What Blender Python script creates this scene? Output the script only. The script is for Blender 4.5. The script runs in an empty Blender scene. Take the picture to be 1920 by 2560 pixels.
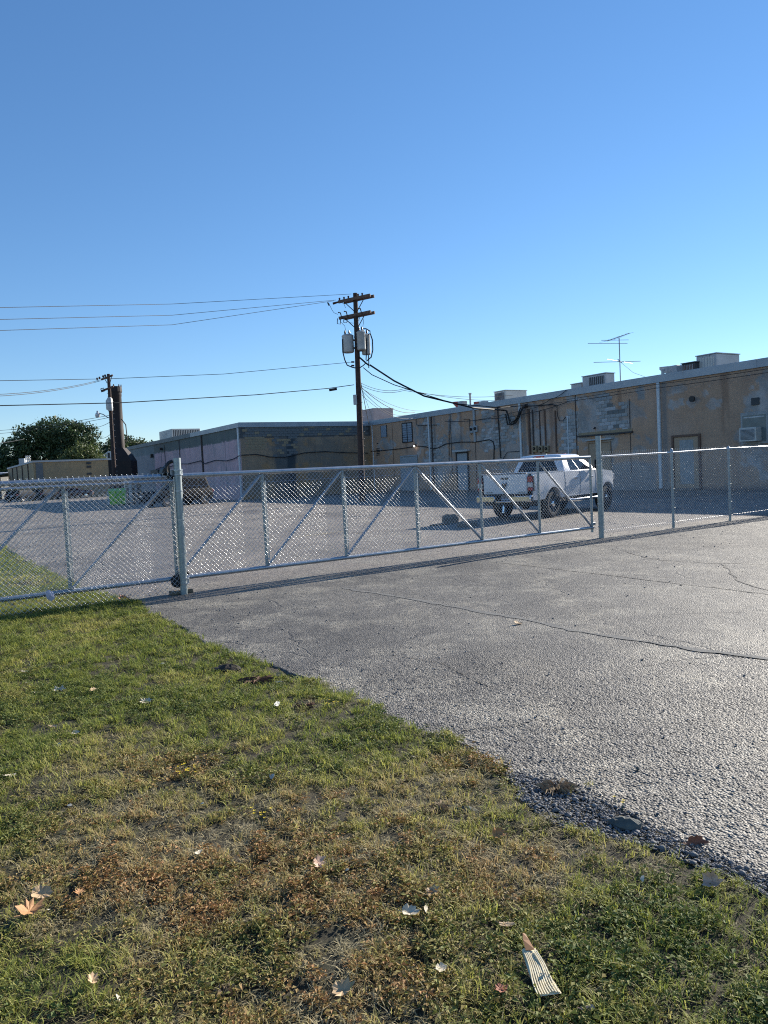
import bpy, math, random
import numpy as np
from mathutils import Matrix, Vector

random.seed(7); RNG = np.random.default_rng(11)
D = bpy.data
SC = bpy.context.scene
COL = SC.collection
PI = math.pi

# ------------------------------------------------------------------ camera
FPX, PITCH, ROLL, EYE = 1900.0, math.radians(3.1), math.atan(0.049), 1.70
cF = np.array([0, math.cos(PITCH), -math.sin(PITCH)])
cR0 = np.array([1.0, 0, 0]); cU0 = np.array([0, math.sin(PITCH), math.cos(PITCH)])
cR = math.cos(ROLL)*cR0 - math.sin(ROLL)*cU0
cU = math.sin(ROLL)*cR0 + math.cos(ROLL)*cU0
cC = np.array([0, 0, EYE])
cam = D.objects.new('camera', D.cameras.new('camera')); COL.objects.link(cam)
cam.data.sensor_fit = 'VERTICAL'; cam.data.sensor_height = 36.0
cam.data.lens = 36.0*FPX/2560.0
cam.data.clip_start = 0.05; cam.data.clip_end = 3000
M = Matrix.Identity(4)
for i in range(3):
    M[i][0], M[i][1], M[i][2], M[i][3] = cR[i], cU[i], -cF[i], cC[i]
cam.matrix_world = M
SC.camera = cam

# ------------------------------------------------------------------ sky, sun, exposure
SUN_AZ, SUN_EL = math.radians(47.0), math.radians(23.0)     # azimuth to the right of the view direction (+Y)
W = D.worlds.new('World'); SC.world = W; W.use_nodes = True
nt = W.node_tree; bg = nt.nodes['Background']
sky = nt.nodes.new('ShaderNodeTexSky'); sky.sky_type = 'NISHITA'; sky.sun_disc = False
sky.sun_elevation = SUN_EL; sky.sun_rotation = SUN_AZ
sky.altitude = 100; sky.air_density = 1.0; sky.dust_density = 0.0; sky.ozone_density = 4.0
air = nt.nodes.new('ShaderNodeMix'); air.data_type = 'RGBA'; air.blend_type = 'ADD'; air.inputs[0].default_value = 1.0
nt.links.new(sky.outputs[0], air.inputs[6]); air.inputs[7].default_value = (0.12, 0.32, 0.80, 1)
hs = nt.nodes.new('ShaderNodeHueSaturation'); hs.inputs['Saturation'].default_value = 1.08
nt.links.new(air.outputs[2], hs.inputs['Color']); nt.links.new(hs.outputs[0], bg.inputs[0]); bg.inputs[1].default_value = 0.073
sun = D.objects.new('sun', D.lights.new('sun', 'SUN')); COL.objects.link(sun)
sun.data.energy = 5.0; sun.data.angle = math.radians(0.53); sun.data.color = (1.0, 0.93, 0.82)
sdir = Vector((math.sin(SUN_AZ)*math.cos(SUN_EL), math.cos(SUN_AZ)*math.cos(SUN_EL), math.sin(SUN_EL)))
sun.rotation_euler = sdir.to_track_quat('Z', 'Y').to_euler()
SC.view_settings.view_transform = 'Standard'; SC.view_settings.look = 'None'
SC.view_settings.exposure = 0.95
SC.cycles.use_denoising = False
SC.cycles.filter_width = 1.1
SC.cycles.use_adaptive_sampling = False
SC.cycles.sample_clamp_indirect = 6.0; SC.view_settings.gamma = 1.0; SC.view_settings.use_curve_mapping = False

# ------------------------------------------------------------------ survey helpers: photo pixel -> place in the world
def ray(x, y): return cF + cR*(x-960)/FPX - cU*(y-1280)/FPX
def gnd(x, y, z=0.0):
    d = ray(x, y); return cC + d*((z-EYE)/d[2])
def dep(x, y, Y):
    d = ray(x, y); return cC + d*(Y/d[1])
def onplane(x, y, P, n):
    d = ray(x, y); return cC + d*(((np.array(P)-cC) @ np.array(n))/(d @ np.array(n)))

# ------------------------------------------------------------------ materials
MATS = {}
def new_mat(name):
    m = D.materials.new(name); m.use_nodes = True
    return m, m.node_tree, m.node_tree.nodes['Principled BSDF']
def N(nt_, typ, **kw):
    n = nt_.nodes.new(typ)
    for k, v in kw.items(): setattr(n, k, v)
    return n
def mixc(nt_, fac, a, b, blend='MIX'):
    n = nt_.nodes.new('ShaderNodeMix'); n.data_type = 'RGBA'; n.blend_type = blend
    for s, v in ((n.inputs[0], fac), (n.inputs[6], a), (n.inputs[7], b)):
        if hasattr(v, 'is_linked'): nt_.links.new(v, s)
        else: s.default_value = v if not isinstance(v, tuple) or len(v) == 4 else (*v, 1)
    return n.outputs[2]
def noise(nt_, scale, detail=4, rough=0.6, coord='Object', vec=None, lo=None, hi=None, dist=0.0):
    if vec is None: vec = nt_.nodes.new('ShaderNodeTexCoord').outputs[coord]
    n = nt_.nodes.new('ShaderNodeTexNoise'); n.inputs['Scale'].default_value = scale
    n.inputs['Detail'].default_value = detail; n.inputs['Roughness'].default_value = rough
    n.inputs['Distortion'].default_value = dist
    nt_.links.new(vec, n.inputs['Vector'])
    out = n.outputs['Fac']
    if lo is not None:
        r = nt_.nodes.new('ShaderNodeMapRange'); nt_.links.new(out, r.inputs[0])
        r.inputs[1].default_value = lo; r.inputs[2].default_value = hi; out = r.outputs[0]
    return out
def bump(nt_, bsdf, height, strength, distance):
    b = nt_.nodes.new('ShaderNodeBump'); b.inputs['Strength'].default_value = strength
    b.inputs['Distance'].default_value = distance
    nt_.links.new(height, b.inputs['Height']); nt_.links.new(b.outputs[0], bsdf.inputs['Normal']); return b
def mat(name, col, rough=0.6, metal=0.0, col2=None, nscale=3.0, bmp=0.0, bscale=40.0, spec=0.5, coat=0.0, emit=0.0):
    if name in MATS: return MATS[name]
    m, t, b = new_mat(name)
    b.inputs['Roughness'].default_value = rough; b.inputs['Metallic'].default_value = metal
    b.inputs['Specular IOR Level'].default_value = spec
    b.inputs['Coat Weight'].default_value = coat; b.inputs['Coat Roughness'].default_value = 0.06
    c2 = col2 or tuple(c*0.72 for c in col)
    f = noise(t, nscale, 5, 0.65, lo=0.32, hi=0.68)
    t.links.new(mixc(t, f, col, c2), b.inputs['Base Color'])
    if bmp: bump(t, b, noise(t, bscale, 3, 0.6), bmp, 0.01)
    if emit: b.inputs['Emission Color'].default_value = (*col, 1); b.inputs['Emission Strength'].default_value = emit
    MATS[name] = m; return m

galv = mat('galvanised_steel', (0.44, 0.47, 0.50), 0.38, 0.8, (0.30, 0.33, 0.37), 9, 0.05, 60)
galv_wire = mat('galvanised_wire', (0.66, 0.67, 0.68), 0.30, 1.0, (0.54, 0.55, 0.57), 12)
galv_post = mat('galvanised_post', (0.36, 0.40, 0.40), 0.48, 0.6, (0.24, 0.28, 0.29), 7, 0.06, 50)
black_iron = mat('black_painted_iron', (0.018, 0.018, 0.02), 0.5, 0.0)
rubber = mat('rubber', (0.02, 0.02, 0.021), 0.8, 0.0, bmp=0.3, bscale=60)
chrome = mat('chrome', (0.82, 0.82, 0.84), 0.10, 1.0, (0.7, 0.7, 0.72), 4)
white_paint = mat('white_car_paint', (0.66, 0.67, 0.69), 0.26, 0.0, (0.60, 0.61, 0.64), 1.2, coat=0.9)
black_paint = mat('black_car_paint', (0.008, 0.008, 0.010), 0.6, 0.0, spec=0.05)
maroon_paint = mat('maroon_car_paint', (0.05, 0.014, 0.014), 0.45, 0.0, coat=0.1, spec=.3)
glass_dark = mat('dark_tinted_glass', (0.010, 0.012, 0.015), 0.08, 0.0, spec=0.35)
smoked = mat('smoked_glass', (0.006, 0.006, 0.007), 0.3, 0.0, spec=0.12)
red_lens = mat('red_lens', (0.45, 0.02, 0.02), 0.15, coat=0.6)
white_lens = mat('clear_lens', (0.62, 0.6, 0.6), 0.15, coat=0.6)
plate_mat = mat('plate_blue_white', (0.45, 0.55, 0.68), 0.4)
plate_ink = mat('plate_dark_ink', (0.03, 0.04, 0.1), 0.5)
dark_plastic = mat('dark_plastic', (0.02, 0.02, 0.022), 0.55)
rust = mat('rusted_dark_steel', (0.026, 0.013, 0.011), 0.75, 0.0, (0.008, 0.006, 0.007), 1.3, 0.4, 8)
pole_wood = mat('creosoted_pole_wood', (0.075, 0.045, 0.036), 0.9, 0.0, (0.035, 0.022, 0.019), 6, 0.5, 30)
arm_wood = mat('weathered_arm_wood', (0.17, 0.11, 0.085), 0.9, 0.0, (0.09, 0.055, 0.045), 8, 0.4, 30)
tank_grey = mat('transformer_grey', (0.50, 0.50, 0.48), 0.5, 0.1, (0.36, 0.36, 0.36), 3)
porcelain = mat('brown_porcelain', (0.06, 0.02, 0.012), 0.2)
cable_mat = mat('black_cable', (0.02, 0.022, 0.024), 0.7)
fascia_mat = mat('grey_metal_fascia', (0.40, 0.43, 0.46), 0.5, 0.2, (0.30, 0.33, 0.36), 0.8)
fascia_dark = mat('dark_weathered_fascia', (0.16, 0.19, 0.20), 0.6, 0.1, (0.09, 0.11, 0.12), 1.0)
roof_mat = mat('pale_roofing', (0.48, 0.48, 0.47), 0.8, 0.0, (0.36, 0.36, 0.35), 0.6)
pipe_light = mat('pale_grey_downspout', (0.62, 0.65, 0.67), 0.5, 0.0, (0.52, 0.55, 0.57), 2)
pipe_dark = mat('dark_conduit', (0.09, 0.07, 0.065), 0.7, 0.1)
pipe_brown = mat('brown_stained_conduit', (0.17, 0.10, 0.07), 0.8, 0.0)
grey_block = mat('bare_grey_block', (0.36, 0.365, 0.36), 0.92, 0.0, (0.26, 0.265, 0.26), 5, 0.5, 60)
pale_block = mat('pale_grey_block', (0.48, 0.475, 0.47), 0.92, 0.0, (0.38, 0.375, 0.38), 5, 0.5, 60)
dark_block = mat('stained_dark_block', (0.13, 0.14, 0.145), 0.92, 0.0, (0.19, 0.19, 0.18), 3, 0.5, 60)
tan_block = mat('tan_painted_block', (0.36, 0.265, 0.155), 0.9, 0.0, (0.25, 0.205, 0.145), 2.5, 0.5, 60)
mortar = mat('dark_mortar_joint', (0.13, 0.125, 0.115), 0.95)  # the mortar's own dark grey-brown colour
door_grey = mat('grey_blue_door_paint', (0.36, 0.39, 0.41), 0.6, 0.0, (0.28, 0.30, 0.32), 2)
door_tan = mat('tan_door_paint', (0.42, 0.30, 0.20), 0.7, 0.0, (0.33, 0.23, 0.155), 2)
lintel_pale = mat('pale_lintel', (0.50, 0.50, 0.49), 0.7)
lintel_dark = mat('dark_lintel', (0.055, 0.05, 0.05), 0.7)
pane_blue = mat('obscured_blue_pane', (0.30, 0.35, 0.40), 0.25, 0.0, (0.24, 0.28, 0.33), 3)
frame_dark = mat('dark_window_frame', (0.03, 0.03, 0.032), 0.6)
hvac_pale = mat('pale_hvac_sheet', (0.55, 0.54, 0.50), 0.55, 0.1, (0.42, 0.41, 0.38), 1.5)
hvac_grey = mat('grey_hvac_sheet', (0.36, 0.38, 0.40), 0.5, 0.2, (0.26, 0.28, 0.30), 1.5)
hvac_pink = mat('pinkish_plywood_box', (0.36, 0.31, 0.31), 0.8, 0.0, (0.27, 0.22, 0.22), 1.8)
coil_dark = mat('dark_condenser_coil', (0.045, 0.05, 0.055), 0.6)
red_paint = mat('faded_red_paint', (0.33, 0.06, 0.04), 0.6)
lime = mat('lime_green_paint', (0.27, 0.62, 0.05), 0.5, 0.0, (0.20, 0.50, 0.04), 2)
lightblue = mat('pale_blue_paint', (0.40, 0.50, 0.58), 0.6)
concrete = mat('weathered_concrete', (0.20, 0.18, 0.155), 0.9, 0.0, (0.12, 0.105, 0.09), 6, 0.6, 30)
wood_old = mat('old_lumber', (0.22, 0.17, 0.11), 0.9, 0.0, (0.13, 0.10, 0.07), 8, 0.4, 40)
white_sheet = mat('white_sheet_metal', (0.72, 0.72, 0.70), 0.5)
paper_mat = mat('lilac_white_paper', (0.62, 0.58, 0.70), 0.8)
ember = mat('lamp_bulb_glow', (1.0, 0.95, 0.85), 0.3, emit=6.0)
bark = mat('tree_bark', (0.06, 0.045, 0.032), 0.95, 0.0, bmp=0.5, bscale=12)

def leaf_mat(name, a, b, c, trans=0.25):
    m, t, bs = new_mat(name)
    rnd = N(t, 'ShaderNodeAttribute', attribute_name='tone')
    r = N(t, 'ShaderNodeValToRGB'); r.color_ramp.elements[0].color = (*a, 1); r.color_ramp.elements[1].color = (*c, 1)
    e = r.color_ramp.elements.new(0.55); e.color = (*b, 1)
    t.links.new(rnd.outputs['Fac'], r.inputs[0]); t.links.new(r.outputs[0], bs.inputs['Base Color'])
    bs.inputs['Roughness'].default_value = 0.6
    tr = N(t, 'ShaderNodeBsdfTranslucent'); t.links.new(r.outputs[0], tr.inputs[0])
    mx = N(t, 'ShaderNodeMixShader'); mx.inputs[0].default_value = trans
    t.links.new(bs.outputs[0], mx.inputs[1]); t.links.new(tr.outputs[0], mx.inputs[2])
    t.links.new(mx.outputs[0], t.nodes['Material Output'].inputs[0]); MATS[name] = m; return m
leaf_dark = leaf_mat('dark_green_leaves', (0.025, 0.048, 0.020), (0.05, 0.085, 0.03), (0.10, 0.135, 0.045))
leaf_olive = leaf_mat('olive_green_leaves', (0.05, 0.075, 0.02), (0.09, 0.115, 0.03), (0.15, 0.16, 0.05))
leaf_mid = leaf_mat('mid_green_leaves', (0.025, 0.045, 0.018), (0.05, 0.075, 0.028), (0.10, 0.12, 0.045))

# wall finish driven by a painted wear layout (attribute 'finish') plus fine noise
def wall_mat(name, block_bump=0.35):
    m, t, b = new_mat(name)
    at = N(t, 'ShaderNodeAttribute', attribute_name='finish')
    f1 = noise(t, 0.9, 6, 0.7, lo=0.3, hi=0.7); f2 = noise(t, 9, 5, 0.7, lo=0.3, hi=0.7)
    c = mixc(t, f1, at.outputs['Color'], (0.74, 0.74, 0.76), 'MULTIPLY')
    mp = N(t, 'ShaderNodeMapping'); tc = N(t, 'ShaderNodeTexCoord'); t.links.new(tc.outputs['Object'], mp.inputs[0])
    mp.inputs['Scale'].default_value = (1.6, 1, 0.22)
    st = noise(t, 1.4, 5, 0.7, vec=mp.outputs[0], lo=0.56, hi=0.85)
    c = mixc(t, st, c, (0.62, 0.60, 0.58), 'MULTIPLY')
    c2 = mixc(t, 0.8, c, mixc(t, f2, (1.08, 1.08, 1.08), (0.80, 0.80, 0.80)), 'MULTIPLY')
    t.links.new(c2, b.inputs['Base Color']); b.inputs['Roughness'].default_value = 0.9
    # hollow-block courses telegraphing through the thin coat
    sp = N(t, 'ShaderNodeSeparateXYZ'); t.links.new(tc.outputs['Object'], sp.inputs[0])
    cb = N(t, 'ShaderNodeCombineXYZ'); t.links.new(sp.outputs[0], cb.inputs[0]); t.links.new(sp.outputs[2], cb.inputs[1])
    br = N(t, 'ShaderNodeTexBrick'); t.links.new(cb.outputs[0], br.inputs['Vector'])
    br.inputs['Scale'].default_value = 1.0; br.inputs['Brick Width'].default_value = 0.4; br.inputs['Row Height'].default_value = 0.2
    br.inputs['Mortar Size'].default_value = 0.012; br.inputs['Mortar Smooth'].default_value = 0.3
    br.inputs['Color1'].default_value = (1, 1, 1, 1); br.inputs['Color2'].default_value = (0.9, 0.9, 0.9, 1); br.inputs['Mortar'].default_value = (0, 0, 0, 1)
    ad = N(t, 'ShaderNodeMath', operation='MULTIPLY_ADD'); ad.inputs[1].default_value = 0.5
    t.links.new(noise(t, 14, 5, 0.7), ad.inputs[0]); t.links.new(br.outputs['Color'], ad.inputs[2])
    bump(t, b, ad.outputs[0], block_bump, 0.012)
    MATS[name] = m; return m
stucco = wall_mat('peeling_painted_masonry')

def asphalt_mat():
    m, t, b = new_mat('coarse_asphalt')
    tc = N(t, 'ShaderNodeTexCoord'); v = tc.outputs['Object']
    big = noise(t, 0.35, 5, 0.65, vec=v, lo=0.35, hi=0.68)
    mid = noise(t, 2.4, 5, 0.7, vec=v, lo=0.38, hi=0.7, dist=0.6)
    # older, browner paving beyond the gate line
    dt = N(t, 'ShaderNodeVectorMath', operation='DOT_PRODUCT'); t.links.new(v, dt.inputs[0]); dt.inputs[1].default_value = (-0.559, 0.829, 0)
    nz = noise(t, 0.9, 5, 0.7, vec=v)
    ad = N(t, 'ShaderNodeMath', operation='MULTIPLY_ADD'); t.links.new(nz, ad.inputs[0]); ad.inputs[1].default_value = 1.6; t.links.new(dt.outputs['Value'], ad.inputs[2])
    mr = N(t, 'ShaderNodeMapRange'); t.links.new(ad.outputs[0], mr.inputs[0]); mr.inputs[1].default_value = 11.2; mr.inputs[2].default_value = 12.6
    near = mixc(t, big, (0.068, 0.063, 0.057), (0.142, 0.130, 0.112))
    old = mixc(t, big, (0.165, 0.143, 0.122), (0.225, 0.195, 0.165))
    base = mixc(t, mr.outputs[0], near, old)
    dust = noise(t, 1.1, 6, 0.75, vec=v, lo=0.48, hi=0.70)
    base = mixc(t, dust, base, (0.25, 0.228, 0.185))
    base = mixc(t, noise(t, 0.22, 4, 0.6, vec=v, lo=0.52, hi=0.66), base, (0.62, 0.61, 0.61), 'MULTIPLY')
    mt = N(t, 'ShaderNodeMapping'); t.links.new(v, mt.inputs[0]); mt.inputs['Rotation'].default_value = (0, 0, -.60); mt.inputs['Scale'].default_value = (1.5, .16, 1)
    base = mixc(t, noise(t, 0.8, 5, 0.65, vec=mt.outputs[0], lo=0.50, hi=0.72), base, (1.35, 1.32, 1.25), 'MULTIPLY')
    base = mixc(t, noise(t, 1.7, 3, 0.5, vec=v, lo=0.68, hi=0.76), base, (0.55, 0.54, 0.54), 'MULTIPLY')
    vo = N(t, 'ShaderNodeTexVoronoi'); vo.inputs['Scale'].default_value = 72; vo.inputs['Randomness'].default_value = 1
    wv = N(t, 'ShaderNodeVectorMath', operation='MULTIPLY_ADD'); 
    nv = N(t, 'ShaderNodeTexNoise'); nv.inputs['Scale'].default_value = 45; t.links.new(v, nv.inputs['Vector'])
    t.links.new(nv.outputs['Color'], wv.inputs[0]); wv.inputs[1].default_value = (0.006, 0.006, 0.006); t.links.new(v, wv.inputs[2])
    t.links.new(wv.outputs[0], vo.inputs['Vector'])
    sepc = N(t, 'ShaderNodeSeparateColor'); t.links.new(vo.outputs['Color'], sepc.inputs[0])
    chips = N(t, 'ShaderNodeMapRange'); t.links.new(sepc.outputs[0], chips.inputs[0]); chips.inputs[3].default_value = 0.30; chips.inputs[4].default_value = 1.9
    cc = N(t, 'ShaderNodeVectorMath', operation='SCALE'); t.links.new(base, cc.inputs[0]); t.links.new(chips.outputs[0], cc.inputs['Scale'])
    # hairline cracks
    vc = N(t, 'ShaderNodeTexVoronoi', feature='DISTANCE_TO_EDGE'); vc.inputs['Scale'].default_value = 0.42
    wv2 = N(t, 'ShaderNodeVectorMath', operation='MULTIPLY_ADD')
    nv2 = N(t, 'ShaderNodeTexNoise'); nv2.inputs['Scale'].default_value = 1.3; nv2.inputs['Detail'].default_value = 6; t.links.new(v, nv2.inputs['Vector'])
    t.links.new(nv2.outputs['Color'], wv2.inputs[0]); wv2.inputs[1].default_value = (0.9, 0.9, 0); t.links.new(v, wv2.inputs[2])
    t.links.new(wv2.outputs[0], vc.inputs['Vector'])
    cr = N(t, 'ShaderNodeMapRange'); t.links.new(vc.outputs['Distance'], cr.inputs[0]); cr.inputs[1].default_value = 0.0; cr.inputs[2].default_value = 0.0045
    cr.inputs[3].default_value = 1.0; cr.inputs[4].default_value = 0.0
    gate = noise(t, 0.5, 3, 0.5, vec=v, lo=0.46, hi=0.56)
    ck = N(t, 'ShaderNodeMath', operation='MULTIPLY'); t.links.new(cr.outputs[0], ck.inputs[0]); t.links.new(gate, ck.inputs[1])
    col = mixc(t, ck.outputs[0], cc.outputs[0], (0.045, 0.042, 0.04))
    t.links.new(col, b.inputs['Base Color'])
    b.inputs['Roughness'].default_value = 0.66; b.inputs['Specular IOR Level'].default_value = 0.42
    h1 = N(t, 'ShaderNodeMath', operation='SUBTRACT'); h1.inputs[0].default_value = 1.0; t.links.new(vo.outputs['Distance'], h1.inputs[1])
    h2 = N(t, 'ShaderNodeMath', operation='MULTIPLY_ADD'); t.links.new(sepc.outputs[1], h2.inputs[0]); h2.inputs[1].default_value = 1.5; t.links.new(h1.outputs[0], h2.inputs[2])
    h3 = N(t, 'ShaderNodeMath', operation='MULTIPLY_ADD'); t.links.new(mid, h3.inputs[0]); h3.inputs[1].default_value = 0.9; t.links.new(h2.outputs[0], h3.inputs[2])
    h4 = N(t, 'ShaderNodeMath', operation='SUBTRACT'); t.links.new(h3.outputs[0], h4.inputs[0]); t.links.new(ck.outputs[0], h4.inputs[1])
    bump(t, b, h4.outputs[0], 1.0, 0.010)
    MATS['asphalt'] = m; return m
asphalt = asphalt_mat()

def soil_mat():
    m, t, b = new_mat('dry_soil_thatch')
    f = noise(t, 1.7, 6, 0.7, lo=0.35, hi=0.65); g = noise(t, 22, 5, 0.75, lo=0.3, hi=0.7); h = noise(t, 0.7, 4, 0.6, lo=0.4, hi=0.6)
    c = mixc(t, f, (0.065, 0.052, 0.030), (0.115, 0.088, 0.055)); c = mixc(t, h, c, (0.06, 0.068, 0.028))
    c = mixc(t, g, c, (0.04, 0.034, 0.022)); t.links.new(c, b.inputs['Base Color']); b.inputs['Roughness'].default_value = 0.95
    mq = N(t, 'ShaderNodeMapping'); tq = N(t, 'ShaderNodeTexCoord'); t.links.new(tq.outputs['Object'], mq.inputs[0]); mq.inputs['Scale'].default_value = (150, 26, 30); mq.inputs['Rotation'].default_value = (0, 0, .7)
    fib = noise(t, 1.0, 5, .8, vec=mq.outputs[0], lo=.52, hi=.62, dist=1.5)
    c = mixc(t, fib, c, (0.20, 0.165, 0.095)); t.links.new(c, b.inputs['Base Color'])
    bump(t, b, noise(t, 45, 7, 0.85), 1.0, 0.05); return m
soil = soil_mat()
far_ground = mat('distant_ground', (0.10, 0.10, 0.06), 0.95, 0.0, (0.13, 0.12, 0.09), 0.05)

# ------------------------------------------------------------------ mesh builder
class MB:
    def __init__(s): s.v = []; s.f = []; s.m = []; s.cur = 0
    def add(s, vs, fs):
        o = len(s.v); s.v += [tuple(map(float, p)) for p in vs]
        s.f += [tuple(o+i for i in f) for f in fs]; s.m += [s.cur]*len(fs); return s
    def box(s, x0, x1, y0, y1, z0, z1, T=None):
        vs = [(x, y, z) for z in (z0, z1) for y in (y0, y1) for x in (x0, x1)]
        if T is not None: vs = [tuple(T @ Vector(p)) for p in vs]
        return s.add(vs, [(0,2,3,1), (4,5,7,6), (0,1,5,4), (2,6,7,3), (0,4,6,2), (1,3,7,5)])
    def bbox(s, x0, x1, y0, y1, z0, z1, b=0.01):      # box with chamfered vertical section
        pts = [(x0+b, y0), (x1-b, y0), (x1, y0+b), (x1, y1-b), (x1-b, y1), (x0+b, y1), (x0, y1-b), (x0, y0+b)]
        ins = [(min(max(x, x0+b), x1-b), min(max(y, y0+b), y1-b)) for x, y in pts]
        rings = [[(x, y, z0) for x, y in ins], [(x, y, z0+b) for x, y in pts], [(x, y, z1-b) for x, y in pts], [(x, y, z1) for x, y in ins]]
        return s.loft(rings)
    def loft(s, rings, cap=True, closed=True):
        n = len(rings[0]); o = len(s.v)
        vs = [p for r in rings for p in r]; fs = []
        for i in range(len(rings)-1):
            for j in range(n if closed else n-1):
                k = (j+1) % n; fs.append((i*n+j, i*n+k, (i+1)*n+k, (i+1)*n+j))
        if cap:
            fs.append(tuple(range(n-1, -1, -1))); fs.append(tuple((len(rings)-1)*n+j for j in range(n)))
        return s.add(vs, fs)
    def tube(s, path, r, n=8, cap=True):
        path = [Vector(p) for p in path]; rings = []
        rr = r if isinstance(r, (list, tuple)) else [r]*len(path)
        up = None
        for i, p in enumerate(path):
            t = (path[min(i+1, len(path)-1)] - path[max(i-1, 0)]).normalized()
            if up is None or abs(up.dot(t)) > 0.95:
                up = Vector((0, 0, 1)) if abs(t.z) < 0.9 else Vector((1, 0, 0))
            a = t.cross(up).normalized(); b = a.cross(t).normalized(); up = b
            rings.append([tuple(p + rr[i]*(math.cos(2*PI*k/n)*a + math.sin(2*PI*k/n)*b)) for k in range(n)])
        return s.loft(rings, cap)
    def lathe(s, prof, n=16, axis='z', c=(0, 0, 0), cap=True):
        rings = []
        for r, h in prof:
            ring = []
            for k in range(n):
                a, b = r*math.cos(2*PI*k/n), r*math.sin(2*PI*k/n)
                p = (a, b, h) if axis == 'z' else ((h, a, b) if axis == 'x' else (b, h, a))
                ring.append((p[0]+c[0], p[1]+c[1], p[2]+c[2]))
            rings.append(ring)
        return s.loft(rings, cap)
    def prism(s, poly, h0, h1, axis='y'):     # poly in the plane across the axis
        def P(a, b, h): return {'y': (a, h, b), 'x': (h, a, b), 'z': (a, b, h)}[axis]
        return s.loft([[P(a, b, h0) for a, b in poly], [P(a, b, h1) for a, b in poly]])
    def build(s, name, mats, parent=None, smooth=False, loc=None):
        me = D.meshes.new(name); me.from_pydata(s.v, [], s.f); me.validate(); me.update()
        if not isinstance(mats, (list, tuple)): mats = [mats]
        for m_ in mats: me.materials.append(m_)
        if len(mats) > 1 and len(me.polygons) == len(s.m): me.polygons.foreach_set('material_index', s.m)
        if smooth:
            me.polygons.foreach_set('use_smooth', [True]*len(me.polygons))
            try: me.set_sharp_from_angle(angle=math.radians(38))
            except Exception: pass
        o = D.objects.new(name, me); COL.objects.link(o)
        if parent is not None: o.parent = parent
        if loc is not None: o.location = loc
        return o
def tag(o, label=None, cat=None, group=None, kind=None):
    if label: o['label'] = label
    if cat: o['category'] = cat
    if group: o['group'] = group
    if kind: o['kind'] = kind
    return o
def thing(name, label, cat, loc=(0, 0, 0), rz=0.0, group=None):
    o = D.objects.new(name, None); o.empty_display_size = 0.2; COL.objects.link(o)
    o.location = loc; o.rotation_euler = (0, 0, rz); return tag(o, label, cat, group)
def copy_tree(o, parent=None):
    c = o.copy(); COL.objects.link(c); c.parent = parent
    for ch in [x for x in D.objects if x.parent == o]: copy_tree(ch, c)
    return c
def raw_mesh(name, V, F, mats, parent=None, smooth=False, attrs=None):
    V = np.asarray(V, np.float32); F = np.asarray(F, np.int32)
    me = D.meshes.new(name); k = F.shape[1]
    me.vertices.add(len(V)); me.vertices.foreach_set('co', V.ravel())
    me.loops.add(F.size); me.loops.foreach_set('vertex_index', F.ravel())
    me.polygons.add(len(F)); me.polygons.foreach_set('loop_start', np.arange(0, F.size, k, dtype=np.int32))
    me.polygons.foreach_set('loop_total', np.full(len(F), k, np.int32))
    if smooth: me.polygons.foreach_set('use_smooth', np.ones(len(F), bool))
    for m_ in (mats if isinstance(mats, (list, tuple)) else [mats]): me.materials.append(m_)
    for nm, typ, dom, arr in (attrs or []):
        a = me.attributes.new(nm, typ, dom)
        a.data.foreach_set({'FLOAT': 'value', 'INT': 'value', 'FLOAT_VECTOR': 'vector', 'FLOAT_COLOR': 'color'}[typ], np.asarray(arr).ravel())
    me.update(calc_edges=True); me.validate()
    o = D.objects.new(name, me); COL.objects.link(o)
    if parent is not None: o.parent = parent
    return o
def vnoise(x, y, seed=0):
    xi = np.floor(x).astype(np.int64); yi = np.floor(y).astype(np.int64); fx = x-xi; fy = y-yi
    def h(a, b):
        n = (a*374761393 + b*668265263 + seed*1442695041) & 0x7fffffff
        n = ((n ^ (n >> 13))*1274126177) & 0x7fffffff
        return ((n ^ (n >> 16)) & 0xffff)/65535.0
    u = fx*fx*(3-2*fx); v = fy*fy*(3-2*fy)
    return (h(xi, yi)*(1-u)+h(xi+1, yi)*u)*(1-v) + (h(xi, yi+1)*(1-u)+h(xi+1, yi+1)*u)*v
def fbm(x, y, seed=0, o=5):
    a = 0; s_ = 0; w = 1.0
    for i in range(o):
        a = a + w*vnoise(x*2**i, y*2**i, seed+i*17); s_ += w; w *= 0.55
    return a/s_

# ================================================================== SETTING
g = MB(); g.add([(-1500, -300, -0.12), (1500, -300, -0.12), (1500, 2500, -0.12), (-1500, 2500, -0.12)], [(0, 1, 2, 3)])
tag(g.build('ground', far_ground), kind='structure', label='flat ground running out to the horizon')

EY = np.array([-6.0, 0.5, 2.0, 2.94, 3.10, 3.31, 3.56, 3.90, 4.11, 4.33, 4.75, 5.05, 5.75, 6.29, 6.92, 7.84, 8.63, 10.4, 10.9, 11.5, 14.05, 17.0, 22.9, 30.0, 60])
EX = np.array([4.2, 2.55, 1.82, 1.46, 1.34, 1.21, 1.06, 0.90, 0.69, 0.52, 0.28, 0.06, -0.32, -0.77, -1.22, -1.94, -2.42, -3.44, -3.75, -4.3, -6.07, -8.0, -11.64, -16.0, -34])
def edge_x(y): return np.interp(y, EY, EX)
def sm_(x, a, b): t = np.clip((x-a)/(b-a), 0, 1); return t*t*(3-2*t)
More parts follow.
